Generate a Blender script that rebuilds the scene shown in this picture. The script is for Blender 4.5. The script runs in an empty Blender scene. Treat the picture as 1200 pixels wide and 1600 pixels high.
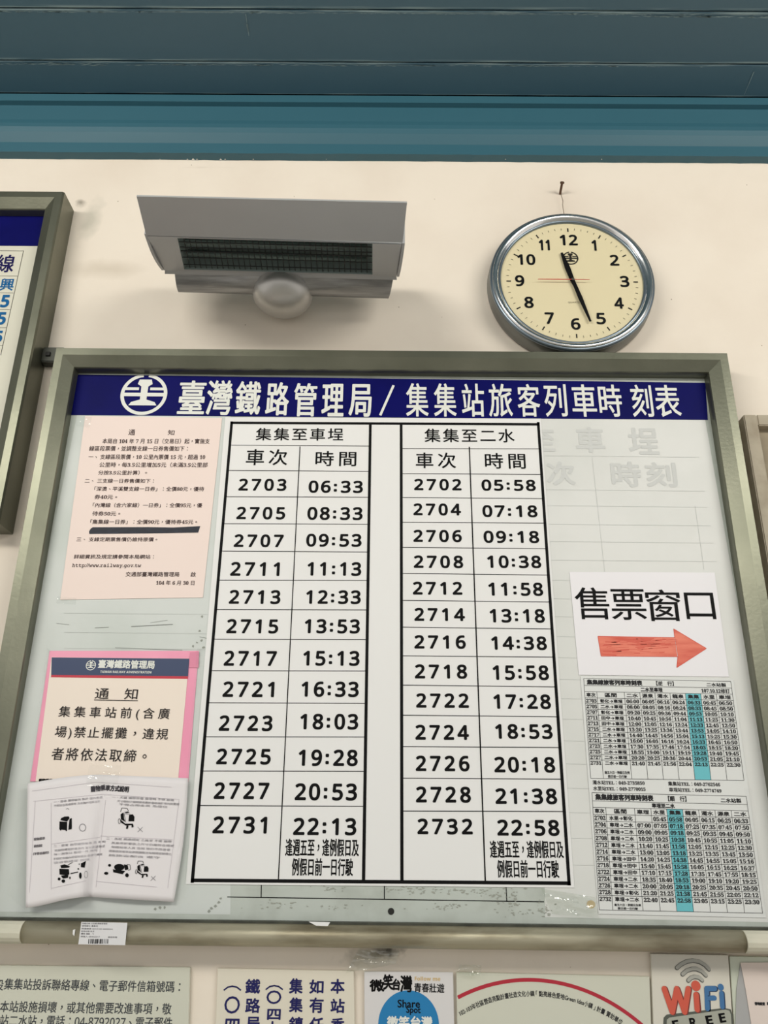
import bpy, bmesh, math, random
from mathutils import Vector, Matrix
random.seed(7)
C = bpy.context.scene.collection
scn = bpy.context.scene

# ------------------------------------------------------------------ camera
YAW, PITCH, ROLL, FPX = 0.00795839, 0.37812531, 0.01230258, 1290.0
CD, CH = 1.155, 1.5                       # distance of the lens from the board panel, height above the floor
cy, sy, cp, sp = math.cos(YAW), math.sin(YAW), math.cos(PITCH), math.sin(PITCH)
F = Vector((-sy*cp, cy*cp, sp)); R0 = Vector((cy, sy, 0)); U0 = R0.cross(F)
cr, sr = math.cos(ROLL), math.sin(ROLL)
RV, UV = R0*cr+U0*sr, U0*cr-R0*sr
cd = bpy.data.cameras.new('camera'); cam = bpy.data.objects.new('camera', cd); C.objects.link(cam)
M4 = Matrix((RV, UV, -F)).transposed().to_4x4(); M4.translation = Vector((0, -CD, CH)); cam.matrix_world = M4
cd.sensor_fit = 'VERTICAL'; cd.sensor_height = 36; cd.sensor_width = 27; cd.lens = FPX/1600*36; cd.clip_start = .01
scn.camera = cam

# ------------------------------------------------------------------ light and exposure
w = bpy.data.worlds.new('daylight'); scn.world = w; w.use_nodes = True
nt = w.node_tree; bg = nt.nodes['Background']
tc = nt.nodes.new('ShaderNodeTexCoord'); sx = nt.nodes.new('ShaderNodeSeparateXYZ'); rp = nt.nodes.new('ShaderNodeValToRGB')
nt.links.new(tc.outputs['Generated'], sx.inputs[0]); nt.links.new(sx.outputs['Z'], rp.inputs[0]); nt.links.new(rp.outputs[0], bg.inputs[0])
rp.color_ramp.elements[0].position = 0; rp.color_ramp.elements[0].color = (.50, .475, .44, 1)
rp.color_ramp.elements[1].position = .6; rp.color_ramp.elements[1].color = (.80, .86, .92, 1)
bg.inputs[1].default_value = .82
def area(name, loc, size, power, col, target=(0, 0, 2.0)):
    l = bpy.data.lights.new(name, 'AREA'); l.shape = 'RECTANGLE'; l.size, l.size_y = size; l.energy = power; l.color = col
    o = bpy.data.objects.new(name, l); C.objects.link(o); o.location = loc
    o.rotation_euler = (Vector(target)-Vector(loc)).to_track_quat('-Z', 'Y').to_euler(); return o
area('ceiling_lamp', (-1.1, -1.75, 2.74), (1.3, .4), 20, (1, .95, .86))
area('ceiling_lamp', (1.25, -1.7, 2.74), (1.3, .4), 18, (1, .95, .86))
scn.view_settings.view_transform = 'Standard'; scn.view_settings.look = 'None'
scn.view_settings.gamma = 1; scn.view_settings.use_curve_mapping = False; scn.view_settings.exposure = 0.76

# ------------------------------------------------------------------ helpers: measuring
def unit(px, py):
    d = F*FPX+RV*(px-600)+UV*(800-py); return d.x/d.y, d.z/d.y
def W(px, py, D):                         # point seen at a pixel on the vertical plane at distance D
    x, z = unit(px, py); return Vector((x*D, D-CD, CH+z*D))
def WZ(px, py, z):                        # point seen at a pixel at height z above the lens
    ux, uz = unit(px, py); D = z/uz; return Vector((ux*D, D-CD, CH+z))
# ------------------------------------------------------------------ helpers: materials
def lin(c): return tuple((v/255/12.92 if v/255 <= .04045 else ((v/255+.055)/1.055)**2.4) for v in c)+(1,)
MATS = {}
def mat(name, col, rough=.6, metal=0, col2=None, scale=8, thr=(.4, .65), bump=0, bscale=60, stretch=(1, 1, 1), spec=.5, coat=0):
    if name in MATS: return MATS[name]
    m = bpy.data.materials.new(name); m.use_nodes = True; MATS[name] = m
    n = m.node_tree.nodes; l = m.node_tree.links; b = n['Principled BSDF']
    b.inputs['Base Color'].default_value = lin(col); b.inputs['Roughness'].default_value = rough; b.inputs['Metallic'].default_value = metal
    b.inputs['Specular IOR Level'].default_value = spec; b.inputs['Coat Weight'].default_value = coat
    g = n.new('ShaderNodeNewGeometry'); mp = n.new('ShaderNodeMapping'); mp.inputs['Scale'].default_value = stretch
    l.new(g.outputs['Position'], mp.inputs[0])
    if col2:
        t = n.new('ShaderNodeTexNoise'); t.inputs['Scale'].default_value = scale; t.inputs['Detail'].default_value = 6; l.new(mp.outputs[0], t.inputs['Vector'])
        r = n.new('ShaderNodeValToRGB'); e = r.color_ramp.elements; e[0].position, e[1].position = thr; e[0].color = lin(col); e[1].color = lin(col2)
        l.new(t.outputs[0], r.inputs[0]); l.new(r.outputs[0], b.inputs['Base Color'])
    if bump:
        t2 = n.new('ShaderNodeTexNoise'); t2.inputs['Scale'].default_value = bscale; t2.inputs['Detail'].default_value = 4; l.new(mp.outputs[0], t2.inputs['Vector'])
        bp = n.new('ShaderNodeBump'); bp.inputs['Strength'].default_value = bump; bp.inputs['Distance'].default_value = .003
        l.new(t2.outputs[0], bp.inputs['Height']); l.new(bp.outputs[0], b.inputs['Normal'])
    return m
def clear(name, fac=.12, rough=.12, bump=.6, tint=(1, 1, 1, 1), bscale=90):
    if name in MATS: return MATS[name]
    m = bpy.data.materials.new(name); m.use_nodes = True; MATS[name] = m
    n = m.node_tree.nodes; l = m.node_tree.links; n.remove(n['Principled BSDF'])
    t = n.new('ShaderNodeBsdfTransparent'); t.inputs[0].default_value = tint
    g = n.new('ShaderNodeBsdfGlossy'); g.inputs['Roughness'].default_value = rough
    mx = n.new('ShaderNodeMixShader'); mx.inputs[0].default_value = fac
    if bump:
        ns = n.new('ShaderNodeTexNoise'); ns.inputs['Scale'].default_value = bscale; ge = n.new('ShaderNodeNewGeometry'); l.new(ge.outputs['Position'], ns.inputs['Vector'])
        bp = n.new('ShaderNodeBump'); bp.inputs['Strength'].default_value = bump; bp.inputs['Distance'].default_value = .004
        l.new(ns.outputs[0], bp.inputs['Height']); l.new(bp.outputs[0], g.inputs['Normal'])
    l.new(t.outputs[0], mx.inputs[1]); l.new(g.outputs[0], mx.inputs[2]); l.new(mx.outputs[0], n['Material Output'].inputs[0])
    return m
# ------------------------------------------------------------------ helpers: objects
def thing(name, label, cat, loc=(0, 0, 0), group=None):
    o = bpy.data.objects.new(name, None); C.objects.link(o); o.location = loc; o.empty_display_size = .02
    o['label'] = label; o['category'] = cat
    if group: o['group'] = group
    return o
def obj(name, verts, faces, m, parent=None, smooth=False, kind=None, label=None):
    me = bpy.data.meshes.new(name); me.from_pydata([tuple(v) for v in verts], [], faces); me.update()
    if m: me.materials.append(m)
    if smooth: me.polygons.foreach_set('use_smooth', [True]*len(me.polygons))
    o = bpy.data.objects.new(name, me); C.objects.link(o)
    if parent:
        o.parent = parent
        L = Vector((0, 0, 0)); p = parent
        while p: L += p.location; p = p.parent
        me.transform(Matrix.Translation(-L))
    if kind: o['kind'] = kind
    if label: o['label'] = label
    return o
def fixn(o):
    bm = bmesh.new(); bm.from_mesh(o.data); bmesh.ops.recalc_face_normals(bm, faces=bm.faces); bm.to_mesh(o.data); bm.free(); return o
def bevel(o, wd, seg=2):
    bm = bmesh.new(); bm.from_mesh(o.data); bmesh.ops.recalc_face_normals(bm, faces=bm.faces)
    bmesh.ops.bevel(bm, geom=bm.edges[:], offset=wd, segments=seg, affect='EDGES', clamp_overlap=True); bm.to_mesh(o.data); bm.free(); return o
BF = [(0, 1, 2, 3), (7, 6, 5, 4), (0, 4, 5, 1), (1, 5, 6, 2), (2, 6, 7, 3), (3, 7, 4, 0)]
def boxv(a, b):
    (x0, y0, z0), (x1, y1, z1) = a, b
    return [(x0, y0, z0), (x0, y0, z1), (x1, y0, z1), (x1, y0, z0), (x0, y1, z0), (x0, y1, z1), (x1, y1, z1), (x1, y1, z0)]
def box(name, a, b, m, parent=None, **k): return fixn(obj(name, boxv(a, b), BF, m, parent, **k))
class MB:
    def __init__(s): s.v = []; s.f = []
    def add(s, v, f): n = len(s.v); s.v += list(v); s.f += [tuple(i+n for i in q) for q in f]
    def box(s, a, b): s.add(boxv(a, b), BF)
    def poly(s, pts): s.add(pts, [tuple(range(len(pts)))])
    def line(s, p, q, wd, push=0, caps=0):           # flat stroke in the X-Z plane
        p, q = Vector(p), Vector(q); d = (q-p); d.y = 0; d.normalize(); nr = Vector((-d.z, 0, d.x))*wd/2; e = d*caps; o = Vector((0, -push, 0))
        s.poly([p-nr-e+o, q-nr+e+o, q+nr+e+o, p+nr-e+o])
    def disc(s, c, r, n=20, ry=None):
        s.poly([Vector((c[0]+r*math.cos(i*math.tau/n), c[1], c[2]+(ry or r)*math.sin(i*math.tau/n))) for i in range(n)])
    def arc(s, c, r, a0, a1, wd, n=24):
        P = []
        for i in range(n+1):
            a = a0+(a1-a0)*i/n; P.append(((c[0]+(r-wd/2)*math.cos(a), c[1], c[2]+(r-wd/2)*math.sin(a)), (c[0]+(r+wd/2)*math.cos(a), c[1], c[2]+(r+wd/2)*math.sin(a))))
        v = [q for pr in P for q in pr]; s.add([Vector(q) for q in v], [(2*i, 2*i+1, 2*i+3, 2*i+2) for i in range(n)])
    def build(s, name, m, parent=None, **k): return obj(name, s.v, s.f, m, parent, **k)
# prism: polygon of 3D points extruded by a vector
def prism(name, pts, ext, m, parent=None, **k):
    n = len(pts); ext = Vector(ext); v = [Vector(p) for p in pts]+[Vector(p)+ext for p in pts]
    f = [tuple(range(n)), tuple(range(2*n-1, n-1, -1))]+[(i, (i+1) % n, (i+1) % n+n, i+n) for i in range(n)]
    return fixn(obj(name, v, f, m, parent, **k))
def sheet(name, px, D, m, parent, th=.0004, **k):    # flat sheet seen at pixel corners, real thickness
    return prism(name, [W(x, y, D) for x, y in px], (0, th, 0), m, parent, **k)

# ------------------------------------------------------------------ lettering
GC = {}
def _mesh(body):
    t = bpy.data.curves.new('t', 'FONT'); t.body = body; t.resolution_u = 3
    o = bpy.data.objects.new('t', t); me = o.to_mesh(); v = [(a.co.x, a.co.y) for a in me.vertices]; f = [tuple(p.vertices) for p in me.polygons]
    o.to_mesh_clear(); bpy.data.objects.remove(o); bpy.data.curves.remove(t); return v, f
_hh = max(x for x, y in _mesh('HH')[0])
def glyph(ch):
    if ch in GC: return GC[ch]
    if ch in ' \u3000': r = ([], [], .3 if ch == ' ' else 1.0)
    else:
        v, f = _mesh(ch)
        if ord(ch) > 0x2E00 and ord(ch) < 0x1D000: adv = 1.0
        else: adv = max(x for x, y in _mesh('H'+ch+'H')[0])-_hh
        if ch in '，、。：；':
            mx_ = (min(p[0] for p in v)+max(p[0] for p in v))/2; my_ = (min(p[1] for p in v)+max(p[1] for p in v))/2; v = [(p[0]-mx_+.5, p[1]-my_+.36) for p in v]
        r = (v, f, adv)
    GC[ch] = r; return r
STY = {'sans': (0x1D7E2, 0x1D5A0, 0x1D5BA), 'bold': (0x1D7EC, 0x1D5D4, 0x1D5EE), 'serif': (0x1D7CE, 0x1D400, 0x1D41A), 'mono': (0x1D7F6, 0x1D670, 0x1D68A), 'cjk': None}
def conv(s, sty):
    t = STY.get(sty)
    if not t: return s
    return ''.join(chr(t[0]+ord(c)-48) if '0' <= c <= '9' else chr(t[1]+ord(c)-65) if 'A' <= c <= 'Z' else chr(t[2]+ord(c)-97) if 'a' <= c <= 'z' else c for c in s)
def layout(s, sty='cjk', track=0):
    V, Fc = [], []; x = 0
    for c in conv(s, sty):
        if c == ':' and sty in ('bold', 'sans'):
            q = .085 if sty == 'bold' else .06; v = []; f = []
            for yy in (.08, .42):
                n = len(v); v += [(.09, yy), (.09+2*q*.85, yy), (.09+2*q*.85, yy+q*1.7), (.09, yy+q*1.7)]; f.append((n, n+1, n+2, n+3))
            a = .33
        else: v, f, a = glyph(c)
        n = len(V); V += [(x+p, q) for p, q in v]; Fc += [tuple(i+n for i in t) for t in f]; x += a+track
    return V, Fc
def fit(mb, s, pL, pR, H, sty='cjk', track=0, bold=0, Y=None, box_=None):
    """ink box of the string goes from pL to pR (centre line), height H metres"""
    V, Fc = layout(s, sty, track)
    if not V: return
    x0, x1 = min(p[0] for p in V), max(p[0] for p in V); y0, y1 = min(p[1] for p in V), max(p[1] for p in V)
    if box_: y0, y1 = box_
    L = (pR-pL); wd = L.length; d = L.normalized(); up = Vector((-d.z, 0, d.x)); sx_ = wd/max(x1-x0, 1e-4); sy_ = H/max(y1-y0, 1e-4)
    offs = [(0, 0)] if not bold else [(bold*math.cos(a), bold*math.sin(a)) for a in [i*math.tau/6 for i in range(6)]]
    for k, (ox, oy) in enumerate(offs):
        b = Vector((ox, -k*.000012, oy))
        mb.add([pL+d*((p[0]-x0)*sx_)+up*((p[1]-(y0+y1)/2)*sy_)+b for p in V], Fc)
EPS = .0003
def T(mb, s, xl, yl, xr, yr, h, D, **k):             # pixels: left centre, right centre, ink height
    pL, pR = W(xl, yl, D-EPS), W(xr, yr, D-EPS); xm, ym = (xl+xr)/2, (yl+yr)/2
    H = (W(xm, ym-h/2, D-EPS)-W(xm, ym+h/2, D-EPS)).z
    fit(mb, s, pL, pR, H, **k)
def text(name, parent, m, items, D, **kw):
    mb = MB()
    for it in items:
        k = dict(kw); 
        if len(it) > 6: k.update(it[6])
        T(mb, *it[:6], D, **k)
    return mb.build(name, m, parent)
def PL(mb, a, b, D, wd, push=0, caps=0): mb.line(W(a[0], a[1], D-EPS), W(b[0], b[1], D-EPS), wd, push, caps)

INK = mat('black_ink', (12, 12, 13), .6, spec=.12); 
def ink(n, c): return mat('ink_'+n, c, .6, spec=.15)

# ------------------------------------------------------------------ the setting
YW = .022; DW = CD+YW
wall_m = mat('cream_wall_paint', (238, 228, 214), .75, 0, (228, 216, 201), 5, (.45, .8), .25, 25)
# dirt smudges and specks that belong to the plaster, plus one painted shadow
n = wall_m.node_tree.nodes; l = wall_m.node_tree.links; bs = n['Principled BSDF']; src = bs.inputs['Base Color'].links[0].from_socket
geo = n.new('ShaderNodeNewGeometry')
def stain_or_shadow(src, c, r, col, amt, nscale=30):
    mpp = n.new('ShaderNodeMapping'); mpp.vector_type = 'POINT'
    mpp.inputs['Location'].default_value = (-c.x/r[0], 0, -c.z/r[1]); mpp.inputs['Scale'].default_value = (1/r[0], 0, 1/r[1]); l.new(geo.outputs['Position'], mpp.inputs[0])
    ln = n.new('ShaderNodeVectorMath'); ln.operation = 'LENGTH'; l.new(mpp.outputs[0], ln.inputs[0])
    ns = n.new('ShaderNodeTexNoise'); ns.inputs['Scale'].default_value = nscale; l.new(geo.outputs['Position'], ns.inputs['Vector'])
    ad = n.new('ShaderNodeMath'); ad.operation = 'MULTIPLY_ADD'; ad.inputs[1].default_value = 1.6; l.new(ns.outputs[0], ad.inputs[0]); l.new(ln.outputs['Value'], ad.inputs[2])
    mr = n.new('ShaderNodeMapRange'); mr.inputs['From Min'].default_value = 1.9; mr.inputs['From Max'].default_value = .8; mr.inputs['To Min'].default_value = 0; mr.inputs['To Max'].default_value = amt; l.new(ad.outputs[0], mr.inputs['Value'])
    mx = n.new('ShaderNodeMix'); mx.data_type = 'RGBA'; l.new(mr.outputs[0], mx.inputs[0]); l.new(src, mx.inputs[6]); mx.inputs[7].default_value = lin(col); return mx.outputs[2]
src = stain_or_shadow(src, W(127, 317, DW), (.012, .010), (120, 112, 98), .7, 60)
src = stain_or_shadow(src, W(142, 345, DW), (.02, .05), (165, 165, 150), .5, 30)  # greenish shadow next to the smudge, painted into the wall colour
src = stain_or_shadow(src, W(170, 420, DW), (.07, .02), (205, 193, 175), .6, 20)
src = stain_or_shadow(src, W(575, 1492, DW), (.035, .012), (120, 116, 105), .8, 60)
src = stain_or_shadow(src, W(605, 1486, DW), (.022, .010), (62, 58, 50), .9, 90)
vo = n.new('ShaderNodeTexVoronoi'); vo.inputs['Scale'].default_value = 26; l.new(geo.outputs['Position'], vo.inputs['Vector'])
mr = n.new('ShaderNodeMapRange'); mr.inputs['From Min'].default_value = .035; mr.inputs['From Max'].default_value = .02; l.new(vo.outputs['Distance'], mr.inputs['Value'])
mx = n.new('ShaderNodeMix'); mx.data_type = 'RGBA'; l.new(mr.outputs[0], mx.inputs[0]); l.new(src, mx.inputs[6]); mx.inputs[7].default_value = lin((165, 150, 130)); l.new(mx.outputs[2], bs.inputs['Base Color'])
ZC = CH+1.285
wb = box('wall_back', (-3, YW, 0), (3, YW+.15, ZC+.02), wall_m); wb['kind'] = 'structure'
fl = box('floor', (-3, -5, -.1), (3, YW, 0), mat('grey_terrazzo', (186, 178, 164), .45, 0, (166, 158, 146), 60)); fl['kind'] = 'structure'

def teal(name, c1, c2):
    m = mat(name, c1, .5, 0, c2, 2.2, (.3, .8), .15, 30, (.35, 1, 1)); return m
tf = teal('teal_paint', (46, 94, 110), (54, 101, 117))
def wear(m, amt=.55):       # chalky rubbed arrises: pale paint loss along the plank edges (mesh-local edge distance)
    n = m.node_tree.nodes; l = m.node_tree.links; b = n['Principled BSDF']; s = b.inputs['Base Color'].links[0].from_socket
    t = n.new('ShaderNodeTexCoord'); sp_ = n.new('ShaderNodeSeparateXYZ'); l.new(t.outputs['Generated'], sp_.inputs[0])
    a = n.new('ShaderNodeMath'); a.operation = 'SUBTRACT'; l.new(sp_.outputs['Y'], a.inputs[0]); a.inputs[1].default_value = .5
    ab = n.new('ShaderNodeMath'); ab.operation = 'ABSOLUTE'; l.new(a.outputs[0], ab.inputs[0])
    r1 = n.new('ShaderNodeMapRange'); r1.inputs['From Min'].default_value = .44; r1.inputs['From Max'].default_value = .48; l.new(ab.outputs[0], r1.inputs['Value'])
    g = n.new('ShaderNodeNewGeometry'); mp = n.new('ShaderNodeMapping'); mp.inputs['Scale'].default_value = (4, 90, 90); l.new(g.outputs['Position'], mp.inputs[0])
    ns = n.new('ShaderNodeTexNoise'); ns.inputs['Scale'].default_value = 2.5; ns.inputs['Detail'].default_value = 5; l.new(mp.outputs[0], ns.inputs['Vector'])
    r2 = n.new('ShaderNodeMapRange'); r2.inputs['From Min'].default_value = .42; r2.inputs['From Max'].default_value = .62; r2.inputs['To Max'].default_value = amt; l.new(ns.outputs[0], r2.inputs['Value'])
    mu = n.new('ShaderNodeMath'); mu.operation = 'MULTIPLY'; l.new(r1.outputs[0], mu.inputs[0]); l.new(r2.outputs[0], mu.inputs[1])
    x = n.new('ShaderNodeMix'); x.data_type = 'RGBA'; l.new(mu.outputs[0], x.inputs[0]); l.new(s, x.inputs[6]); x.inputs[7].default_value = lin((150, 172, 176)); l.new(x.outputs[2], b.inputs['Base Color'])
tp = teal('teal_plank_paint', (66, 98, 116), (74, 108, 124)); wear(tp, .9)
# cornice moulding, stepped
prof = [(1.177, 1.164), (1.160, 1.1642), (1.1595, 1.187), (1.150, 1.203), (1.1475, 1.213), (1.1475, 1.222), (1.1495, 1.232), (1.1495, 1.2665), (1.140, 1.268), (1.140, 1.285), (1.177, 1.285)]
v = []; NX = 300; rnd = random.Random(3); pr = []
for i in range(NX+1):
    x = -2.9+5.8*i/NX
    for j, (D, z) in enumerate(prof):
        jit = rnd.uniform(-.0006, .0006) if j in (0, 1) and abs(x) < 1 else 0
        v.append((x, D-CD, CH+z+jit))
K = len(prof); f = [(i*K+j, i*K+(j+1) % K, (i+1)*K+(j+1) % K, (i+1)*K+j) for i in range(NX) for j in range(K)]+[tuple(range(K)), tuple(range(NX*K+K-1, NX*K-1, -1))]
cm = fixn(obj('trim_1', v, f, tf)); cm['kind'] = 'structure'
# ceiling and its planks
ce = box('ceiling', (-3, -5, ZC+.012), (3, YW, ZC+.05), mat('dark_gap', (24, 38, 44), .9)); ce['kind'] = 'structure'
edges = [1.140, 1.0700, .970, .868, .766]
while edges[-1] > -3.7: edges.append(edges[-1]-.102)
for i in range(len(edges)-1):
    y1, y0 = edges[i]-CD-.0012, edges[i+1]-CD+.0012
    b_ = box('plank', (-2.98, y0, ZC+rnd.uniform(-.0006, .0006)), (2.98, y1, ZC+.0125), tp, ce); bevel(b_, .0012, 1)
# scratches and chips in the teal paint
chip = mat('pale_scuff', (128, 152, 158), .7)
mb = MB()
for a, b, wd in (((1178, 112), (1163, 148), .0016), ((384, 22), (388, 50), .0015),((386,38),(389,56),.003)):
    P, Q = WZ(a[0], a[1], 1.2838), WZ(b[0], b[1], 1.2838)
    d = (Q-P).normalized(); nr = Vector((-d.y, d.x, 0))*wd/2; mb.poly([P-nr, Q-nr*.3, Q+nr*.3, P+nr])
o_ = mb.build('paint_scratch', chip, ce, kind='stuff')
for px, py, w0, w1 in ((60, 19, .12, .0022), (330, 20, .16, .0016), (640, 22, .2, .0016), (930, 23, .18, .0018), (70, 101, .11, .0035), (300, 102, .12, .002), (560, 103, .2, .0016), (860, 104, .2, .0014), (1090, 27, .1, .002)):
    mb = MB(); rr_ = random.Random(px)
    for _ in range(70):
        p = WZ(px, py, 1.2838)+Vector((rr_.gauss(0, w0*.6), rr_.gauss(0, w1*.4)-.001, 0)); L_ = rr_.uniform(.001, .010); h_ = rr_.uniform(.0002, .0008); mb.poly([p+Vector((-L_, 0, 0)), p+Vector((0, -h_, 0)), p+Vector((L_, 0, 0)), p+Vector((0, h_, 0))])
    mb.build('rubbed_paint', chip, ce, kind='stuff')
mb = MB()
for x, s in ((293, 1), (302, 1.6), (308, 1), (345, 1.2), (352, .9), (396, .8), (250, .6), (510, .5), (790, .6), (940, .7)):
    p = W(x, 249, 1.158); mb.poly([p+Vector((a*.0018*s, -.0003, b*.0016*s)) for a, b in ((-1, -.6), (-.2, .9), (.3, .1), (1.2, -.5))])
mb.build('paint_chip', mat('wall_paint_fleck', (225, 215, 200), .8), cm, kind='stuff')

# ------------------------------------------------------------------ aluminium notice boards
ALU = mat('bronze_anodised_aluminium', (120, 121, 106), .36, .75, (100, 102, 88), 9, (.35, .75), .05, 200)
ALUD = mat('shaded_aluminium_channel', (74, 76, 66), .5, .4, (50, 52, 46), 40, (.4, .7))  # darker aluminium: the shadow between panel and bottom rail is put into its colour
RAILM = mat('stained_aluminium', (176, 170, 148), .45, .55, (118, 108, 84), 16, (.48, .72), .1, 150, (.45, 1, 1.6))
PAN = mat('grey_green_panel', (188, 195, 188), .6, 0, (170, 176, 168), 22, (.45, .75), 0)
PAPER = mat('white_paper', (232, 232, 231), .55)
def rail(name, a, b, inward, m, parent, miter=(1, 1), sec=None, depth=.050):
    """profile swept from a to b (points on the wall, outer edge) ; inward = direction towards the opening"""
    sec = sec or [(0, 0), (0, .046), (.002, .050), (.014, .050), (.031, .0405), (.032, .038), (.032, 0)]
    a, b, inw = Vector(a), Vector(b), Vector(inward); d = (b-a).normalized(); v = []
    for P, s, mt in ((a, 1, miter[0]), (b, -1, miter[1])):
        for (q, h) in sec: v.append(P+inw*q+Vector((0, -h, 0))+d*(q*s*mt))
    k = len(sec); f = [tuple(range(k)), tuple(range(2*k-1, k-1, -1))]+[(i, (i+1) % k, (i+1) % k+k, i+k) for i in range(k)]
    return fixn(obj(name, v, f, m, parent))
X0, X1, ZT, ZB = -.5375, .5345, CH+.7263, CH-.124
board = thing('notice_board', 'wide grey-green aluminium framed notice board holding the big train timetable', 'notice board', (0, YW, CH))
box('backing_panel', (X0+.02, 0, ZB+.012), (X1-.02, YW, ZT-.02), PAN, board)
rail('frame_rail', (X0, YW, ZT), (X1, YW, ZT), (0, 0, -1), ALU, board)
rail('frame_rail', (X0, YW, ZB), (X0, YW, ZT), (1, 0, 0), ALU, board, (0, 1))
rail('frame_rail', (X1, YW, ZB), (X1, YW, ZT), (-1, 0, 0), ALU, board, (0, 1))
sec = [(0, 0), (0, .034)]+[(.013-.013*math.cos(t*math.pi/10), .034+.016*math.sin(t*math.pi/10)) for t in range(1, 10)]+[(.026, .034), (.026, 0)]
br = rail('frame_rail', (-.4475, YW, ZB), (.4390, YW, ZB), (0, 0, 1), RAILM, board, (0, 0), sec); br['label'] = 'rounded stained bottom rail'
br.data.polygons.foreach_set('use_smooth', [len(p.vertices) == 4 for p in br.data.polygons])
sec2 = [(0, 0), (0, .036)]+[(.013-.0135*math.cos(t*math.pi/8), .036+.0165*math.sin(t*math.pi/8)) for t in range(1, 8)]+[(.0255, .036), (.0255, 0)]
WRAP = mat('cream_wrapping_paper', (214, 210, 192), .6, 0, (196, 194, 176), 12)
rail('paper_wrap', (-.5374, YW, ZB), (-.4475, YW, ZB), (0, 0, 1), WRAP, board, (0, 0), sec2)
rail('paper_wrap', (.4390, YW, ZB), (.5344, YW, ZB), (0, 0, 1), WRAP, board, (0, 0), sec2)
box('channel', (X0+.03, -.014, ZB+.0258), (X1-.03, 0, ZB+.0285), ALUD, board)
# old print left on the panel, and older sheets pasted over it
D1 = CD
ol = MB(); PL(ol, (355, 1401.5), (850, 1409), D1, .0011)
for a, b in (((408.5, 1375), (408, 1402.5)), ((600.5, 1375), (600.5, 1405.5)), ((790.5, 1380), (792, 1409))): PL(ol, a, b, D1, .0011)
ol.build('old_ruling', INK, board)
mb = MB(); mb.disc(W(611, 1424, D1-.0006), .004); mb.build('screw_hole', mat('hole_black', (40, 40, 38), .9), board)
grime = MB(); g_ = random.Random(5)
def smear(x, y, sx_, sy_, cnt):
    for _ in range(cnt):
        p = W(x+g_.gauss(0, sx_), y+g_.gauss(0, sy_), D1-.0004); s = g_.uniform(.0002, .0011); th0 = g_.uniform(-.5, .5); grime.poly([p+Vector((s*g_.uniform(.5, 3.2)*math.cos(a+th0), -g_.random()*.0001, s*g_.uniform(.5, 1.2)*math.sin(a+th0))) for a in (0, .9, 1.7, 2.6, 3.6, 4.4, 5.3)])
for q in ((520, 1388, 12, 3, 24), (430, 1411, 15, 2, 18), (648, 1390, 30, 5, 60), (740, 1392, 30, 4, 40), (780, 1400, 10, 6, 26), (803, 1396, 3, 8, 20), (700, 1418, 12, 3, 30), (802, 1414, 5, 2, 14), (520, 1418, 60, 2, 24), (830, 1425, 30, 3, 30), (850, 1420, 10, 6, 20)): smear(*q)
grime.build('adhesive_residue', mat('grey_glue_dirt', (158, 161, 151), .8), board, kind='stuff')
OLD = mat('old_white_film', (221, 222, 219), .5, 0, (212, 214, 210), 7, (.4, .7), .1, 20)
OLD2 = mat('old_grey_sheet', (208, 213, 210), .5, 0, (196, 203, 198), 9, (.4, .7), .1, 20)
o1 = sheet('old_sheet', [(122, 640), (360, 640), (360, 1429), (-40, 1424)], D1-.0002, OLD2, board, .0002)
o2 = sheet('old_sheet', [(838, 640), (1099, 640), (1240, 1442), (852, 1433)], D1-.0002, OLD, board, .0002)
D2 = D1-.0003
mb = MB()
gh = ink('ghost', (207, 209, 207))
for s, x0, x1, y0, y1 in (('至', 826, 866, 672, 704), ('車', 900.7, 943.5, 668, 706), ('埕', 983, 1027.4, 669, 709), ('次', 854.8, 897.6, 722, 757), ('時', 956, 1000.5, 722, 759.7), ('刻', 1010, 1056, 723, 759.7)): T(mb, s, x0, (y0+y1)/2, x1, (y0+y1)/2+.3, y1-y0, D2, bold=.0013)
mb.build('faded_lettering', gh, board)
mb = MB()
for y in (713, 766, 791, 820, 847, 876, 907, 936, 964, 995, 1028, 1062, 1092, 1124, 1158, 1194, 1232, 1270, 1310, 1352): PL(mb, (852, y-1), (1010+(y-700)*.17+(80 if y < 890 else -90), y+1.5), D2, .0004)
PL(mb, (925, 713), (945, 895), D2, .0004); PL(mb, (1086, 790), (1100, 890), D2, .0004)
for y in (958, 988, 1013): PL(mb, (100, y), (330, y+2), D2, .0004)
mb.build('faded_ruling', ink('faint', (196, 199, 197)), board, kind='stuff')
mb = MB()
for a, b, wd in (((205, 979), (270, 975.5), .0009), ((235, 973), (262, 969), .0004), ((148, 981), (170, 980), .0006), ((180, 1012), (285, 1016), .0005), ((88, 974), (108, 976), .0004), ((312, 995), (326, 998), .0005)): mb = MB(); PL(mb, a, b, D2, wd); mb.build('paper_tear', ink('tear', (120, 124, 120)), board)
mb = MB()
for x, y in ((302, 1010), (308, 1004), (315, 1001), (306, 1019), (318, 1012), (312, 986), (316, 963), (330, 1420), (336, 1416), (342, 1410), (345, 1404), (326, 1424), (250, 1418), (243, 1420), (257, 1418)):
    p = W(x, y, D2-.0002); s = .0016; mb.poly([p+Vector((s*math.cos(a)*g_.uniform(.6, 1.8), 0, s*math.sin(a)*g_.uniform(.5, 1.6))) for a in (0, 1.2, 2.4, 3.6, 4.9)])
mb.build('dirt_mark', mat('dirt_grey', (150, 154, 146), .8), board, kind='stuff')
# yellowed glue strip and label remnant
mb = MB(); mb.disc(W(923.5, 1413, D2-.0003), .0055, 14, .0048); mb.build('glue_spot', mat('yellow_glue', (206, 184, 142), .5), board)
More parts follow.
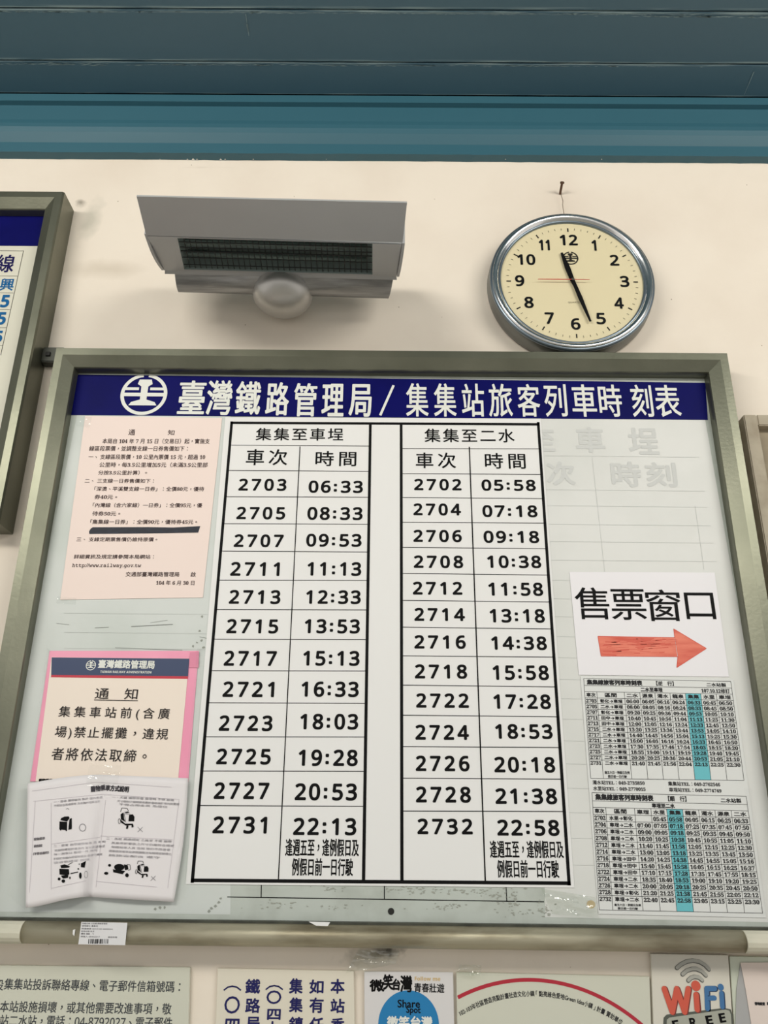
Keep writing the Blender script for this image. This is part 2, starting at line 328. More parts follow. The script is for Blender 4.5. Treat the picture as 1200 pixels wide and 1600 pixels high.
# blue heading strip
NAVY = mat('navy_vinyl', (8, 10, 92), .5, 0, (6, 8, 82), 12, spec=.08)
D3 = D1-.0006
ban = sheet('heading_strip', [(104, 585), (1102, 598), (1106, 656), (110, 648.5)], D3, NAVY, board, .0003, label='navy blue heading strip with white lettering')
WH = mat('white_vinyl', (226, 228, 222), .5)
def emblem(name, cx, cy_, r, D, m, parent, ratio=1.0):
    c = W(cx, cy_, D-EPS); mb = MB(); Rm = (W(cx+r, cy_, D)-W(cx-r, cy_, D)).x/2; t = Rm*.15
    mb.arc(c, Rm-t/2, math.radians(97), math.radians(443), t, 48)
    def P(x, z, k): return Vector((c.x+x*Rm, c.y-.00003*k, c.z+z*Rm))
    bars = [[(-.93, .07), (.93, .07), (.93, -.1), (-.93, -.1)], [(-.26, .72), (.26, .72), (.32, .5), (.15, .38), (.14, -.26), (.5, -.38), (.6, -.54), (-.6, -.54), (-.5, -.38), (-.14, -.26), (-.15, .38), (-.32, .5)],
            [(-.84, .33), (-.24, .33), (-.24, .2), (-.9, .2)], [(.24, .33), (.84, .33), (.9, .2), (.24, .2)], [(-.06, .88), (.06, .88), (.06, .7), (-.06, .7)]]
    for k, q in enumerate(bars[:1]+bars[2:4]): mb.poly([P(x, z, k+1) for x, z in q])
    b = bars[1]
    mb.poly([P(*b[i], 5) for i in (0, 1, 2, 3, 10, 11)]); mb.poly([P(*b[i], 6) for i in (3, 4, 9, 10)]); mb.poly([P(*b[i], 7) for i in (4, 5, 6, 7, 8, 9)])
    return mb.build(name, m, parent)
emblem('emblem', 224.8, 616, 36.5, D3, WH, ban)
its = []
for s, x0, x1, y0, y1 in (('臺', 280, 320, 595, 646), ('灣', 324, 362, 594.5, 647.5), ('鐵', 369, 406.6, 596, 647), ('路', 416.5, 451, 597.5, 648), ('管', 459.8, 494, 599, 649.5), ('理', 503.8, 536.4, 600, 649.5), ('局', 546, 579.7, 600.5, 650)):
    its.append((s, x0, (y0+y1)/2, x1, (y0+y1)/2+.3, y1-y0, {'bold': .0010}))
for s, x0, x1 in (('集', 635, 669), ('集', 678.5, 712.5), ('站', 722, 756), ('旅', 764, 800), ('客', 809, 843), ('列', 851, 885), ('車', 894, 931), ('時', 936, 971), ('刻', 987, 1019), ('表', 1024, 1062)):
    y = 624.5+(x0-635)*.004; its.append((s, x0, y, x1, y+.2, 51-(x0-635)*.005, {'bold': .0006}))
for it in its: text('character', ban, WH, [it], D3)
mb = MB(); PL(mb, (594, 649), (615, 602), D3, .004); mb.build('character', WH, ban)
# heading strip in the neighbouring board and that board itself
left = thing('notice_board', 'aluminium framed notice board cut off by the left edge, with blue band and fare table', 'notice board', (-.8, YW, CH))
LX, LZ, LB = -.573, CH+1.0434, CH+.425
box('backing_panel', (-1.4, 0, LB+.01), (LX-.01, YW, LZ-.01), mat('ivory_panel', (214, 212, 196), .5), left)
rail('frame_rail', (-1.42, YW, LZ), (LX, YW, LZ), (0, 0, -1), ALU, left)
rail('frame_rail', (LX, YW, LB), (LX, YW, LZ), (-1, 0, 0), ALU, left)
rail('frame_rail', (-1.42, YW, LB), (LX, YW, LB), (0, 0, 1), ALU, left)
rail('frame_rail', (-1.42, YW, LB), (-1.42, YW, LZ), (1, 0, 0), ALU, left)
p0, p1 = W(30, 336, CD-.0006), W(30, 384, CD-.0006)
box('heading_strip', (-1.385, -.0008, p1.z), (LX-.032, -.0002, p0.z), NAVY, left)
mb = MB()
PL(mb, (-60, 391.2), (37, 392), D1, .0008); PL(mb, (36.8, 391.5), (1, 555), D1, .0008)
for x, y in ((27.5, 431.2), (21.3, 457.8), (15.8, 483.6), (10, 512), (5, 539.7)): PL(mb, (x-90, y-.8), (x, y), D1, .0007)
mb.build('ruling', INK, left)
text('lettering', left, ink('navyprint', (25, 20, 80)), [('線', -6, 411.5, 22, 411.7, 27)], D1, bold=.0006)
b5 = ink('blueprint', (20, 95, 150))
text('lettering', left, b5, [('興', .5, 444.5, 21.4, 444.6, 18.5), ('5', 2, 470.5, 14.5, 470.5, 19, {'sty': 'bold'}), ('5', -4, 497.5, 9, 497.5, 19, {'sty': 'bold'}), ('5', -9, 526, 3.5, 526, 18, {'sty': 'bold'})], D1, bold=.0005)
# bracket that ties the two boards
brk = thing('wall_bracket', 'small dark steel bracket in the gap between left board and big board', 'bracket', W(70, 551, 1.15))
a, b = W(63, 542, 1.158), W(80, 565, 1.158)
bevel(box('bracket_plate', (LX+.0005, a.y, b.z), (X0+.0001, YW-.0005, a.z), mat('dark_steel', (70, 72, 66), .5, .5), brk), .0015)
box('screw', (a.x+.012, a.y-.003, b.z+.010), (a.x+.019, a.y+.001, b.z+.017), mat('black_screw', (30, 30, 28), .5, .5), brk)
# board on the right
BW = mat('beige_painted_wood', (176, 166, 146), .6, 0, (150, 138, 118), 25, (.45, .75), .2, 60)
rb = thing('notice_board', 'beige wooden framed board at the right edge beside the big board', 'notice board', (.8, YW, CH))
RX, RZ = .5545, CH+.629
box('backing_panel', (RX+.01, .014, CH-.1), (1.4, YW-.001, RZ-.01), mat('beige_board', (168, 156, 132), .7, 0, (150, 138, 116), 18), rb)
def plankrail(a, b, k=0): bevel(box('frame_rail', a, b, BW, rb), .0015)
plankrail((RX, -.002, CH-.12), (RX+.021, YW, RZ)); plankrail((RX+.021, -.002, RZ-.019), (1.42, YW, RZ)); plankrail((RX+.021, -.002, CH-.12), (1.42, YW, CH-.1)); plankrail((1.40, -.003, CH-.1), (1.421, YW, RZ-.02))

# ------------------------------------------------------------------ the big timetable
tt = thing('timetable_sheet', 'large white printed timetable with two columns of train numbers and times', 'timetable', W(590, 1384, D2))
D4 = D1-.0012
sheet('paper', [(352, 652), (845, 654), (897.5, 1387), (290, 1381.5)], D4, PAPER, tt, .0005)
mb = MB(); tk = .0042
for a, b in (((362, 660.5), (841, 663)), ((300.5, 1375.5), (889.5, 1380)), ((362, 660), (300.5, 1377)), ((841, 661), (889.3, 1381))): PL(mb, a, b, D4, .0042, 0, .0018)
PL(mb, (578.7, 661), (568, 1377), D4, .0042, .00004); PL(mb, (626.8, 662), (628, 1378), D4, .0042, .00004)
mb.build('border', INK, tt)
mb = MB(); lh = .0010
def xl(y): return 362-(y-660)*.0859
def xm(y): return 578.5-(y-661)*.0148
def xr2(y): return 841+(y-661)*.0674
PL(mb, (468.8, 697.5), (435, 1374), D4, .0014, .00004); PL(mb, (733.3, 698), (758.3, 1377), D4, .0018, .00004)
for y0, y1 in ((695.5, 697), (735, 736.5), (776, 777), (818.2, 819.2), (861, 862.5), (906.4, 906.9), (952.4, 953), (998.8, 999.4), (1047.9, 1048.4), (1098, 1099), (1151.2, 1151.6), (1204.7, 1205.2), (1258.6, 1260)): PL(mb, (xl(y0), y0), (xm(y1), y1), D4, lh)
for y0, y1 in ((700.8, 701.3), (740, 741.3), (777.3, 779), (816, 817.3), (855.2, 857.3), (895.9, 898.5), (938, 940.7), (979.9, 982.8), (1024.7, 1026.8), (1070.5, 1073.2), (1117.5, 1119.9), (1166.5, 1168), (1215.9, 1217.4), (1267.2, 1268)): PL(mb, (627.5, y0), (xr2(y1), y1), D4, lh)
mb.build('ruling', INK, tt)
for s, x0, x1, y0, y1 in (('集集至車埕', 400, 536, 668.8, 688), ('集集至二水', 663.5, 803.5, 669.9, 690.7)): text('column_title', tt, INK, [(s, x0, (y0+y1)/2, x1, (y0+y1)/2+.4, y1-y0)], D4, track=.1, bold=.0003)
for s, x0, x1, y0, y1 in (('車次', 384.8, 448.8, 702, 726.5), ('時間', 493.3, 556.5, 705, 728), ('車次', 649.9, 712, 707.2, 731.2), ('時間', 757.9, 820.8, 708, 732)): text('column_heading', tt, INK, [(s, x0, (y0+y1)/2, x1, (y0+y1)/2+.3, y1-y0)], D4, track=.16, bold=.0003)
NUM = [('2703', 374, 446.7, 748.5, 766), ('2705', 370.7, 444.8, 792.5, 810.7), ('2707', 366.7, 442, 835.5, 854), ('2711', 361.3, 436, 878.8, 898.8), ('2713', 359.2, 437.3, 922.5, 942.8), ('2715', 355.2, 433.9, 968, 988.7), ('2717', 351.2, 431.2, 1017.5, 1039.3), ('2721', 349.3, 427.5, 1065.5, 1087.9), ('2723', 343.5, 424.8, 1118.5, 1141.2), ('2725', 339.5, 422.1, 1170.5, 1193.5), ('2727', 335.8, 419.4, 1223.2, 1247.3), ('2731', 333.8, 416, 1276.5, 1301.4),
 ('2702', 648, 720, 748.8, 765.3), ('2704', 646.9, 719.2, 787.2, 804.5), ('2706', 646.9, 720.5, 828.5, 846.1), ('2708', 647.5, 722.7, 868.5, 886.7), ('2712', 646.1, 721.3, 909.5, 928.1), ('2714', 648.5, 725.3, 950.5, 969.2), ('2716', 648.5, 726.7, 993.2, 1012.7), ('2718', 649.3, 728.8, 1038.8, 1059.3), ('2722', 651.2, 731.5, 1084.1, 1104.7), ('2724', 650.1, 731.5, 1133.2, 1154.8), ('2726', 650.7, 732.5, 1181.5, 1204.1), ('2728', 651, 734.6, 1229.8, 1253), ('2732', 653.3, 737.4, 1279.9, 1302.6)]
TIM = [('06:33', 483.2, 566.1, 751.5, 769.3), ('08:33', 481.3, 565.6, 792.8, 811.5), ('09:53', 479.5, 564, 834.7, 853.3), ('11:13', 481.3, 563.5, 878.8, 898.8), ('12:33', 479.2, 562.7, 922.8, 942.8), ('13:53', 477, 561.3, 968, 988.7), ('15:13', 474.7, 560.8, 1017.5, 1039.3), ('16:33', 472, 559.5, 1065.5, 1087.9), ('18:03', 470.1, 558.7, 1115.9, 1138.8), ('19:28', 467.5, 557.9, 1171.9, 1195.9), ('20:53', 461.9, 556.8, 1224.7, 1249.6), ('22:13', 459.4, 555.7, 1278.8, 1304),
 ('05:58', 753.3, 836, 749.9, 766.1), ('07:18', 754.7, 838.7, 789.9, 807.2), ('09:18', 756.5, 841.3, 829.9, 847.5), ('10:38', 762.1, 844.5, 868.5, 886.7), ('11:58', 764, 847.5, 910.8, 930), ('13:18', 766.1, 850.1, 952.1, 971.9), ('14:38', 768.5, 853.3, 994.8, 1014.5), ('15:58', 770.7, 856.5, 1040.1, 1061.5), ('17:28', 772, 859.5, 1085.5, 1106.8), ('18:53', 774.7, 862.1, 1132.1, 1153.5), ('20:18', 773.3, 866.1, 1183.3, 1206), ('21:38', 775.1, 869.2, 1232.6, 1255.3), ('22:58', 778, 872.9, 1281.6, 1304.8)]
for s, x0, x1, y0, y1 in NUM: text('train_number', tt, INK, [(s, x0, (y0+y1)/2, x1, (y0+y1)/2+.4, y1-y0)], D4, sty='sans', track=.17, bold=.00095)
for s, x0, x1, y0, y1 in TIM: text('departure_time', tt, INK, [(s, x0, (y0+y1)/2, x1, (y0+y1)/2+.4, y1-y0)], D4, sty='sans', track=.1, bold=.00095)
for s, x0, x1, y0, y1 in (('逢週五至，逢例假日及', 446.3, 560.5, 1310.5, 1337.4), ('例假日前一日行駛', 456.3, 551.2, 1340.8, 1367.8), ('逢週五至，逢例假日及', 765.8, 880, 1313.3, 1340.3), ('例假日前一日行駛', 777.1, 872.9, 1343.7, 1370.9)): text('footnote', tt, INK, [(s, x0, (y0+y1)/2, x1, (y0+y1)/2+.5, y1-y0)], D4, bold=.0003)

# ------------------------------------------------------------------ pink fare notice, top left
pk = thing('paper_notice', 'pale pink paper notice with a blacked-out line under the blue heading, upper left', 'notice', W(205, 936, D2))
PINKP = mat('pale_pink_paper', (240, 222, 214), .6)
SL2 = clear('crinkled_clear_plastic', .06, .08, .3, (.985, .99, .985, 1), 60)
SLV = clear('clear_plastic', .014, .12, .12, bscale=40)
D5 = D1-.0011
sheet('paper', [(133, 650), (347, 653), (317, 933.5), (94, 937)], D5, PINKP, pk)
def cv(o, s): return lambda x, y: (o[0]+x/s, o[1]+y/s)
c8 = cv((80, 640), 4.615)
LN = [('通', 558, 605, 143, 183), ('知', 842, 888, 147, 183), ('本局自 104 年 7 月 15 日（交易日）起，實施支', 370, 1143, 208, 245), ('線區段票價，並調整支線一日券售價如下：', 275, 985, 262, 298), ('一、 支線區段票價，10 公里內票價 15 元，超過 10', 270, 1110, 323, 358),
 ('公里時，每3.5公里增加5元（未滿3.5公里部', 348, 1128, 380, 415), ('分按3.5公里計算）。', 340, 690, 438, 470), ('二、 三支線一日券售價如下：', 243, 740, 498, 528), ('「深澳、平溪雙支線一日券」：全價80元，優待', 312, 1102, 555, 587), ('券40元。', 313, 475, 613, 645),
 ('「內灣線（含六家線）一日券」：全價95元，優', 300, 1088, 672, 705), ('待券50元。', 297, 497, 733, 765), ('「集集線一日券」：全價90元，優待券45元。', 283, 1052, 792, 825), ('三、 支線定期票售價仍維持原價。', 183, 765, 920, 950), ('詳細資訊及規定請參閱本局網站：', 165, 740, 1045, 1075),
 ('http://www.railway.gov.tw', 152, 648, 1108, 1142), ('交通部臺灣鐵路管理局　　啟', 538, 1042, 1170, 1203), ('104 年 6 月 30 日', 757, 1032, 1232, 1265)]
for s, x0, x1, y0, y1 in LN:
    a, b = c8(x0, (y0+y1)/2), c8(x1, (y0+y1)/2)
    text('text_line', pk, ink('brownblack', (72, 56, 56)), [(s, a[0], a[1], b[0], b[1]+.3, (y1-y0)/4.615, {'sty': 'mono' if 'http' in s else 'serif'})], D5, bold=.0001)
mb = MB(); q = [(285, 858), (300, 848), (700, 847), (880, 850), (1075, 840), (1060, 887), (700, 893), (275, 897), (272, 880)]
mb.poly([W(*c8(x, y), D5-EPS) for x, y in q]); mb.build('blackout_stroke', mat('marker_black', (18, 24, 40), .6, 0, (34, 42, 60), 90, (.5, .75), 0, 60, (1, 1, 3)), pk)
def film(name, pts, D, parent, m=SLV, bulge=.0003, n=6, **k):
    A = [W(x, y, D) for x, y in pts]; v = []; r_ = random.Random(len(name)+int(pts[0][0]))
    for j in range(n+1):
        for i in range(n+1):
            u, t = i/n, j/n; p = (A[0]*(1-u)+A[1]*u)*(1-t)+(A[3]*(1-u)+A[2]*u)*t; p = p+Vector((0, -r_.uniform(0, bulge), 0)); v.append(p)
    f = [(j*(n+1)+i, j*(n+1)+i+1, (j+1)*(n+1)+i+1, (j+1)*(n+1)+i) for j in range(n) for i in range(n)]
    return obj(name, v, f, m, parent, True, **k)
film('clear_tape', [(122, 650), (144, 651), (140, 668), (119, 666)], D5-.0012, pk, SL2)
film('clear_tape', [(90, 932), (120, 934), (118, 945), (88, 943)], D5-.0012, pk, SL2)

# ------------------------------------------------------------------ pink bordered warning notice
pb = thing('paper_notice', 'pink bordered notice with a dark blue top band, taped below the pale pink one', 'notice', W(175, 1216, D2))
D6 = D1-.0012
sheet('pink_border', [(77.5, 1017), (310.5, 1017), (294, 1222), (47, 1221)], D6, mat('pink_card', (238, 152, 182), .55, 0, (244, 164, 190), 10), pb)
sheet('paper', [(80.6, 1027), (295.7, 1029), (278, 1222), (55.5, 1221)], D6-.0006, mat('cream_paper', (240, 227, 214), .6), pb)
sheet('blue_band', [(80.8, 1027.2), (295.6, 1029.2), (293.7, 1056.6), (80, 1054.6)], D6-.0009, mat('slate_blue_print', (46, 62, 98), .5), pb, .0002)
sheet('red_line', [(80, 1054.7), (293.7, 1056.7), (293.3, 1060.8), (79.6, 1058.2)], D6-.0009, mat('red_print', (196, 40, 62), .5), pb, .0002)
DD = D6-.0010
sheet('tape_flap', [(297, 1019), (311, 1018), (310, 1043.5), (295, 1043)], DD, mat('deep_pink_fold', (222, 136, 164), .5), pb, .0003)
emblem('emblem', 142, 1039.5, 7.8, DD, WH, pb)
text('lettering', pb, WH, [('臺灣鐵路管理局', 154, 1037.3, 241.3, 1038.6, 12.5, {'bold': .0004}), ('TAIWAN RAILWAY ADMINISTRATION', 156.7, 1049.5, 236.5, 1050.5, 3.8, {'sty': 'bold'})], DD)
K_ = ink('kaiblack', (48, 44, 44))
text('lettering', pb, K_, [('通　知', 148.7, 1083.3, 215, 1084.3, 17), ('集集車站前(含廣', 92, 1112.8, 264.7, 1116.5, 19.5, {'track': .28}), ('場)禁止擺攤，違規', 86, 1144.5, 262.3, 1148.5, 20, {'track': .12}), ('者將依法取締。', 81, 1177.5, 229, 1181.5, 19.5, {'track': .12})], DD, bold=.0001)
mb = MB(); PL(mb, (147, 1093.6), (215.3, 1094.8), DD, .0009); mb.build('underline', K_, pb)
text('lettering', pb, INK, [('寵物乘車', 61, 1219, 82, 1219, 4)], DD, bold=.0004)
film('plastic_sleeve', [(74, 1012), (79, 1016), (49, 1222), (42, 1225)], D6-.0022, pb, SL2)
film('plastic_sleeve', [(308, 1013), (318, 1013), (303, 1216), (291, 1216)], D6-.0022, pb, SL2)

# ------------------------------------------------------------------ folded pet notice in a sleeve
pt = thing('paper_notice', 'creased white sheet with small pet carrier pictures hanging at the lower left', 'notice', W(155, 1410, D2))
D7 = CD-.004
COR = [(43, 1224.5), (294, 1216.5), (271.5, 1410), (40, 1418.5)]
def fold_k(u, v):
    uf = .50-.08*v                                   # crease runs down slightly to the left
    if u < uf:
        t = u/uf; d = .006*(1-t)+(.004+.016*v)*t**2.2*(1-t**6)*1.6
    else: t = (u-uf)/(1-uf); d = .004*math.sin(math.pi*t)*(.5+v)*.6
    return d+.002
def curved(px, py, extra=0):
    # bilinear u,v of a pixel inside the sheet outline
    v = (py-1216)/(1414-1216); v = min(max(v, -.05), 1.05)
    xl_, xr_ = 43-3*v, 294-22.5*v; u = min(max((px-xl_)/(xr_-xl_), -.02), 1.02)
    D = D7-fold_k(u, max(0, min(1, v)))-extra; return W(px, py, D)
NU, NV = 48, 20; v = []
for j in range(NV+1):
    for i in range(NU+1):
        u, t = i/NU, j/NV; top = 1224.5-14*math.sin(min(u/.46, 1)*math.pi/2)+(u-.46)*10*(u > .46); bot = 1418.5-17*math.sin(min(u/.43, 1)*math.pi/2)**1.6+(u-.43)*14*(u > .43)
        px = (43-3*t)+u*(251-19.5*t)+(4*math.sin(t*math.pi)*u if u > .8 else 0); py = top+(bot-top)*t; v.append(curved(px, py))
f = [(j*(NU+1)+i, j*(NU+1)+i+1, (j+1)*(NU+1)+i+1, (j+1)*(NU+1)+i) for j in range(NV) for i in range(NU)]
po = obj('paper', v, f, mat('thin_white_paper', (230, 226, 228), .6), pt, True)
so = po.modifiers.new('t', 'SOLIDIFY'); so.thickness = .0003; so.offset = 1
def warp(mb, fn):
    # re-seat flat strokes on the curved sheet
    out = []
    for p in mb.v:
        d = p-Vector((0, -CD, CH)); qx, qy, qz = d.dot(RV), d.dot(UV), d.dot(F); out.append(fn(600+FPX*qx/qz, 800-FPX*qy/qz))
    mb.v = out
def wtext(name, m, items, bold=.0001, **k):
    mb = MB()
    for it in items: T(mb, *it, D7, bold=bold, **k)
    warp(mb, lambda x, y: curved(x, y, .0006)); return mb.build(name, m, pt)
def lnp(mb, a, b, wd=.0005, n=10):
    for i in range(n):
        p = (a[0]+(b[0]-a[0])*i/n, a[1]+(b[1]-a[1])*i/n); q = (a[0]+(b[0]-a[0])*(i+1)/n, a[1]+(b[1]-a[1])*(i+1)/n); PL(mb, p, q, D7, wd)
def ys(x, y): return y+(-.10*(x-45) if x < 160 else -11.5+.05*(x-160))
def wl(s, x0, x1, y, h): return (s, x0, ys(x0, y), x1, ys(x1, y), h)
wtext('lettering', ink('grey80', (70, 68, 74)), [('寵物乘', 142, 1233, 164.5, 1230.5, 9), ('車方式說明', 165, 1230.8, 201, 1233.5, 9)], .0003)
GR = ink('greytext', (210, 207, 212))
wtext('lettering', GR, [wl('一、旅客 攜帶寵物 裝於 籠內乘車', 84, 160, 1257, 3.6), wl('不得妨害其他旅客 及車廂內環境清潔', 84, 156, 1263, 3.6),
  wl('一、犬貓 攜帶折疊 推車時 不得 超過', 175, 272, 1256, 3.6), wl('尺寸限制之寵物推車應折疊收納於車內放置處', 183, 280, 1262, 3.6), wl('不得占用走道 及座位', 186, 262, 1267, 3.6),
  wl('二、旅客 攜帶寵物推車 乘車 時', 84, 165, 1326, 3.6), wl('其寵物應置於推車內 並以護罩蓋妥', 85, 164, 1333, 3.6), wl('每一旅客以 攜帶一件 為限', 84, 152, 1339, 3.6), wl('不得於車廂內將寵物放出 應遵守規定', 83, 160, 1346, 3.6), wl('違者依規定 辦理', 84, 140, 1352, 3.6),
  wl('二、長度 超過規定 之推車 不得 攜帶', 166, 268, 1321, 3.6), wl('其推車折疊後之尺寸仍應符合規定', 174, 272, 1327.5, 3.6), wl('如經站車人員 告知 後仍不改善者', 174, 266, 1334, 3.6), wl('得拒絕其乘車並依照鐵路法有關規定辦理之', 170, 268, 1340.5, 3.6), wl('請旅客配合 遵守', 170, 250, 1347, 3.6)], .00004)
wtext('lettering', ink('grey110', (130, 126, 130)), [wl('寵物推車', 53, 70, 1312, 4), wl('乘坐規定', 53, 66, 1323, 4), wl('（不符合攜行）', 52, 76, 1335, 4)], .0002)
mb = MB(); lg = [((50, 1236), (150, 1222)), ((150, 1222), (268, 1230)), ((52, 1252), (160, 1241)), ((160, 1241), (280, 1249)), ((80, 1254), (80, 1390)), ((55, 1252), (46, 1395)), ((165, 1250), (150, 1386)), ((80, 1319), (157, 1308)), ((157, 1306), (270, 1312)), ((80, 1388), (135, 1376)), ((150, 1377), (245, 1386)), ((280, 1249), (262, 1388))]
for a, b in lg: lnp(mb, a, b, .00035)
warp(mb, lambda x, y: curved(x, y, .0005)); mb.build('ruling', ink('pale', (190, 182, 190)), pt)
def pic(name, polys, strokes=(), m=INK):
    mb = MB()
    for q in polys: mb.poly([W(x, y, D7) for x, y in q])
    for a, b, wd in strokes: PL(mb, a, b, D7, wd)
    warp(mb, lambda x, y: curved(x, y, .0006)); return mb.build(name, m, pt)
def ell(cx, cy_, rx, ry, n=14): return [(cx+rx*math.cos(i*math.tau/n), cy_+ry*math.sin(i*math.tau/n)) for i in range(n)]
def ringst(cx, cy_, rx, ry, wd, n=18): return [((cx+rx*math.cos(i*math.tau/n), cy_+ry*math.sin(i*math.tau/n)), (cx+rx*math.cos((i+1)*math.tau/n), cy_+ry*math.sin((i+1)*math.tau/n)), wd) for i in range(n)]
def sc(pts, o, s): return [(o[0]+x/s, o[1]+y/s) for x, y in pts]
o4 = ((30, 1210), 7.62)
pic('picture', [sc([(490, 545), (500, 520), (540, 502), (590, 500), (600, 520), (570, 560)], *o4), sc([(480, 560), (570, 565), (568, 665), (478, 655)], *o4), sc([(600, 530), (625, 520), (625, 650), (585, 660), (592, 580)], *o4), sc([(485, 655), (500, 658), (498, 668), (487, 667)], *o4), sc([(550, 662), (570, 663), (565, 675), (555, 674)], *o4)], [((103, 1264.5), (105, 1263), .0004), ((105, 1263), (108, 1264.5), .0004)])
pic('picture', [], ringst(129, 1293, 5, 5.6, .0008), ink('midgrey', (140, 138, 142)))
pic('picture', [sc([(490, 1085), (540, 1070), (605, 1095), (590, 1110), (500, 1115)], *o4), sc([(478, 1125), (590, 1128), (596, 1190), (560, 1200), (480, 1192)], *o4), sc([(495, 1205), (585, 1195), (580, 1230), (520, 1240)], *o4), sc(ell(475, 1245, 17, 18), *o4), sc(ell(525, 1270, 21, 21), *o4), sc(ell(603, 1232, 8, 16), *o4), sc([(735, 1060), (795, 1030), (780, 1110), (735, 1105)], *o4), sc(ell(728, 1205, 16, 38), *o4), sc(ell(703, 1125, 10, 10), *o4), sc(ell(715, 1068, 6, 8), *o4)], [((106, 1351.5), (113, 1347.5), .0006), ((110, 1365), (122, 1362.5), .0012)]+ringst(134.5, 1366.5, 2.6, 5.5, .0003))
o5 = ((160, 1210), 7.62)
def stroller(ox, oy, s):
    t = lambda P: [(ox+x*s, oy+y*s) for x, y in P]
    pic('picture', [t([(2.5, 9), (7, 6), (8, 16), (10, 21), (3, 17)]), t([(16, 10), (22, 9), (24.5, 13), (24, 20), (15, 20)]), t([(2, 17), (10, 24), (22, 24), (23.5, 30), (21, 26), (11, 27), (3, 22)]), t([(8, 5.5), (14, 4.5), (17, 6.5), (11, 7)]), t([(12, 27), (15, 27), (14, 32), (11, 32)]), t([(20, 26), (23, 26), (22, 30), (20, 30)])],
        [(t([(2.5, 5)])[0], t([(4, -1)])[0], .0006), (t([(4, -1)])[0], t([(13, -.5)])[0], .0006), (t([(13, -.5)])[0], t([(15, 4)])[0], .0006), (t([(8, 8)])[0], t([(11, 22)])[0], .0004), (t([(8, 8)])[0], t([(18, 9)])[0], .0004)]+ringst(ox+.5*s, oy+20*s, 1.8*s, 4.2*s, .0005, 10))
stroller(186, 1263.5, .98); stroller(212.5, 1346, .8)
pic('picture', [], [((215, 1292), (223, 1300), .0006), ((223, 1292), (215, 1300), .0006), ((236, 1369), (243, 1376), .0006), ((243, 1368.5), (235.5, 1376), .0006)], ink('midgrey', (140, 138, 142)))
pic('picture', [sc(ell(200, 1105, 62, 40), *o5), sc([(125, 1130), (270, 1150), (240, 1188), (130, 1165)], *o5), sc([(255, 1070), (300, 1080), (310, 1130), (270, 1140)], *o5), sc(ell(85, 1082, 18, 16), *o5), sc(ell(45, 1177, 25, 18), *o5), sc(ell(292, 1200, 22, 24), *o5)], [((198, 1350.5), (203, 1351), .0005), ((203, 1351), (204, 1358), .0005), ((204, 1358), (200, 1360.5), .0005)])
SL2 = clear('crinkled_clear_plastic', .09, .08, .3, (.97, .98, .97, 1), 60)
film('plastic_sleeve', [(32, 1226), (46, 1224), (40, 1421), (14, 1398)], D7-.001, pt, SL2, .004, 10)
film('plastic_sleeve', [(292, 1214), (306, 1222), (290, 1404), (268, 1412)], D7-.001, pt, SL2, .004, 10)
film('plastic_sleeve', [(140, 1196), (190, 1196), (185, 1226), (135, 1228)], D7-.009, pt, SL2, .004, 8)

# ------------------------------------------------------------------ ticket window arrow sheet
ar = thing('paper_sign', 'white sheet reading ticket window with a red hand-coloured arrow pointing right', 'sign', W(1020, 1056, D2))
D8 = D1-.0012
sheet('paper', [(889.8, 893.8), (1116.6, 894.5), (1139, 1057.5), (904.5, 1054.5)], D8, mat('bright_paper', (236, 234, 238), .55), ar)
for s, x0, x1, y0, y1 in (('售', 898.8, 951.5, 917.7, 967), ('票', 955, 1008.8, 920.5, 968), ('窗', 1010, 1063.5, 921, 970), ('口', 1071, 1116.4, 926, 967)): text('character', ar, INK, [(s, x0, (y0+y1)/2, x1, (y0+y1)/2+.3, y1-y0)], D8, bold=.0003)
c7 = cv((860, 880), 3.529)
RED = mat('red_marker', (232, 128, 104), .55, 0, (206, 74, 58), 38, (.42, .72), 0, 60, (.35, 1, 2.2))
mb = MB(); mb.poly([W(*c7(x, y), D8-EPS) for x, y in [(262, 403), (480, 406), (685, 410), (700, 515), (500, 514), (280, 512)]]); mb.poly([W(*c7(x, y), D8-EPS-.00003) for x, y in [(680, 362), (860, 470), (697, 575), (703, 515), (686, 410)]])
mb.build('arrow', RED, ar)
mb = MB(); r_ = random.Random(9)
for i in range(46):
    x = r_.uniform(280, 640); y = r_.uniform(415, 505); L = r_.uniform(25, 120); mb.line(W(*c7(x, y), D8-EPS-.0001), W(*c7(min(x+L, 700), y+r_.uniform(-8, 8)), D8-EPS-.0001), r_.uniform(.0004, .0012))
for (a, b) in (((262, 403), (685, 410)), ((280, 512), (703, 515)), ((680, 362), (860, 470)), ((860, 470), (697, 575)), ((697, 575), (703, 515)), ((680, 362), (686, 410)), ((262, 403), (280, 512))): mb.line(W(*c7(*a), D8-EPS-.0001), W(*c7(*b), D8-EPS-.0001), .0009)
mb.build('marker_stroke', mat('red_marker_dark', (214, 84, 66), .55), ar, kind='stuff')

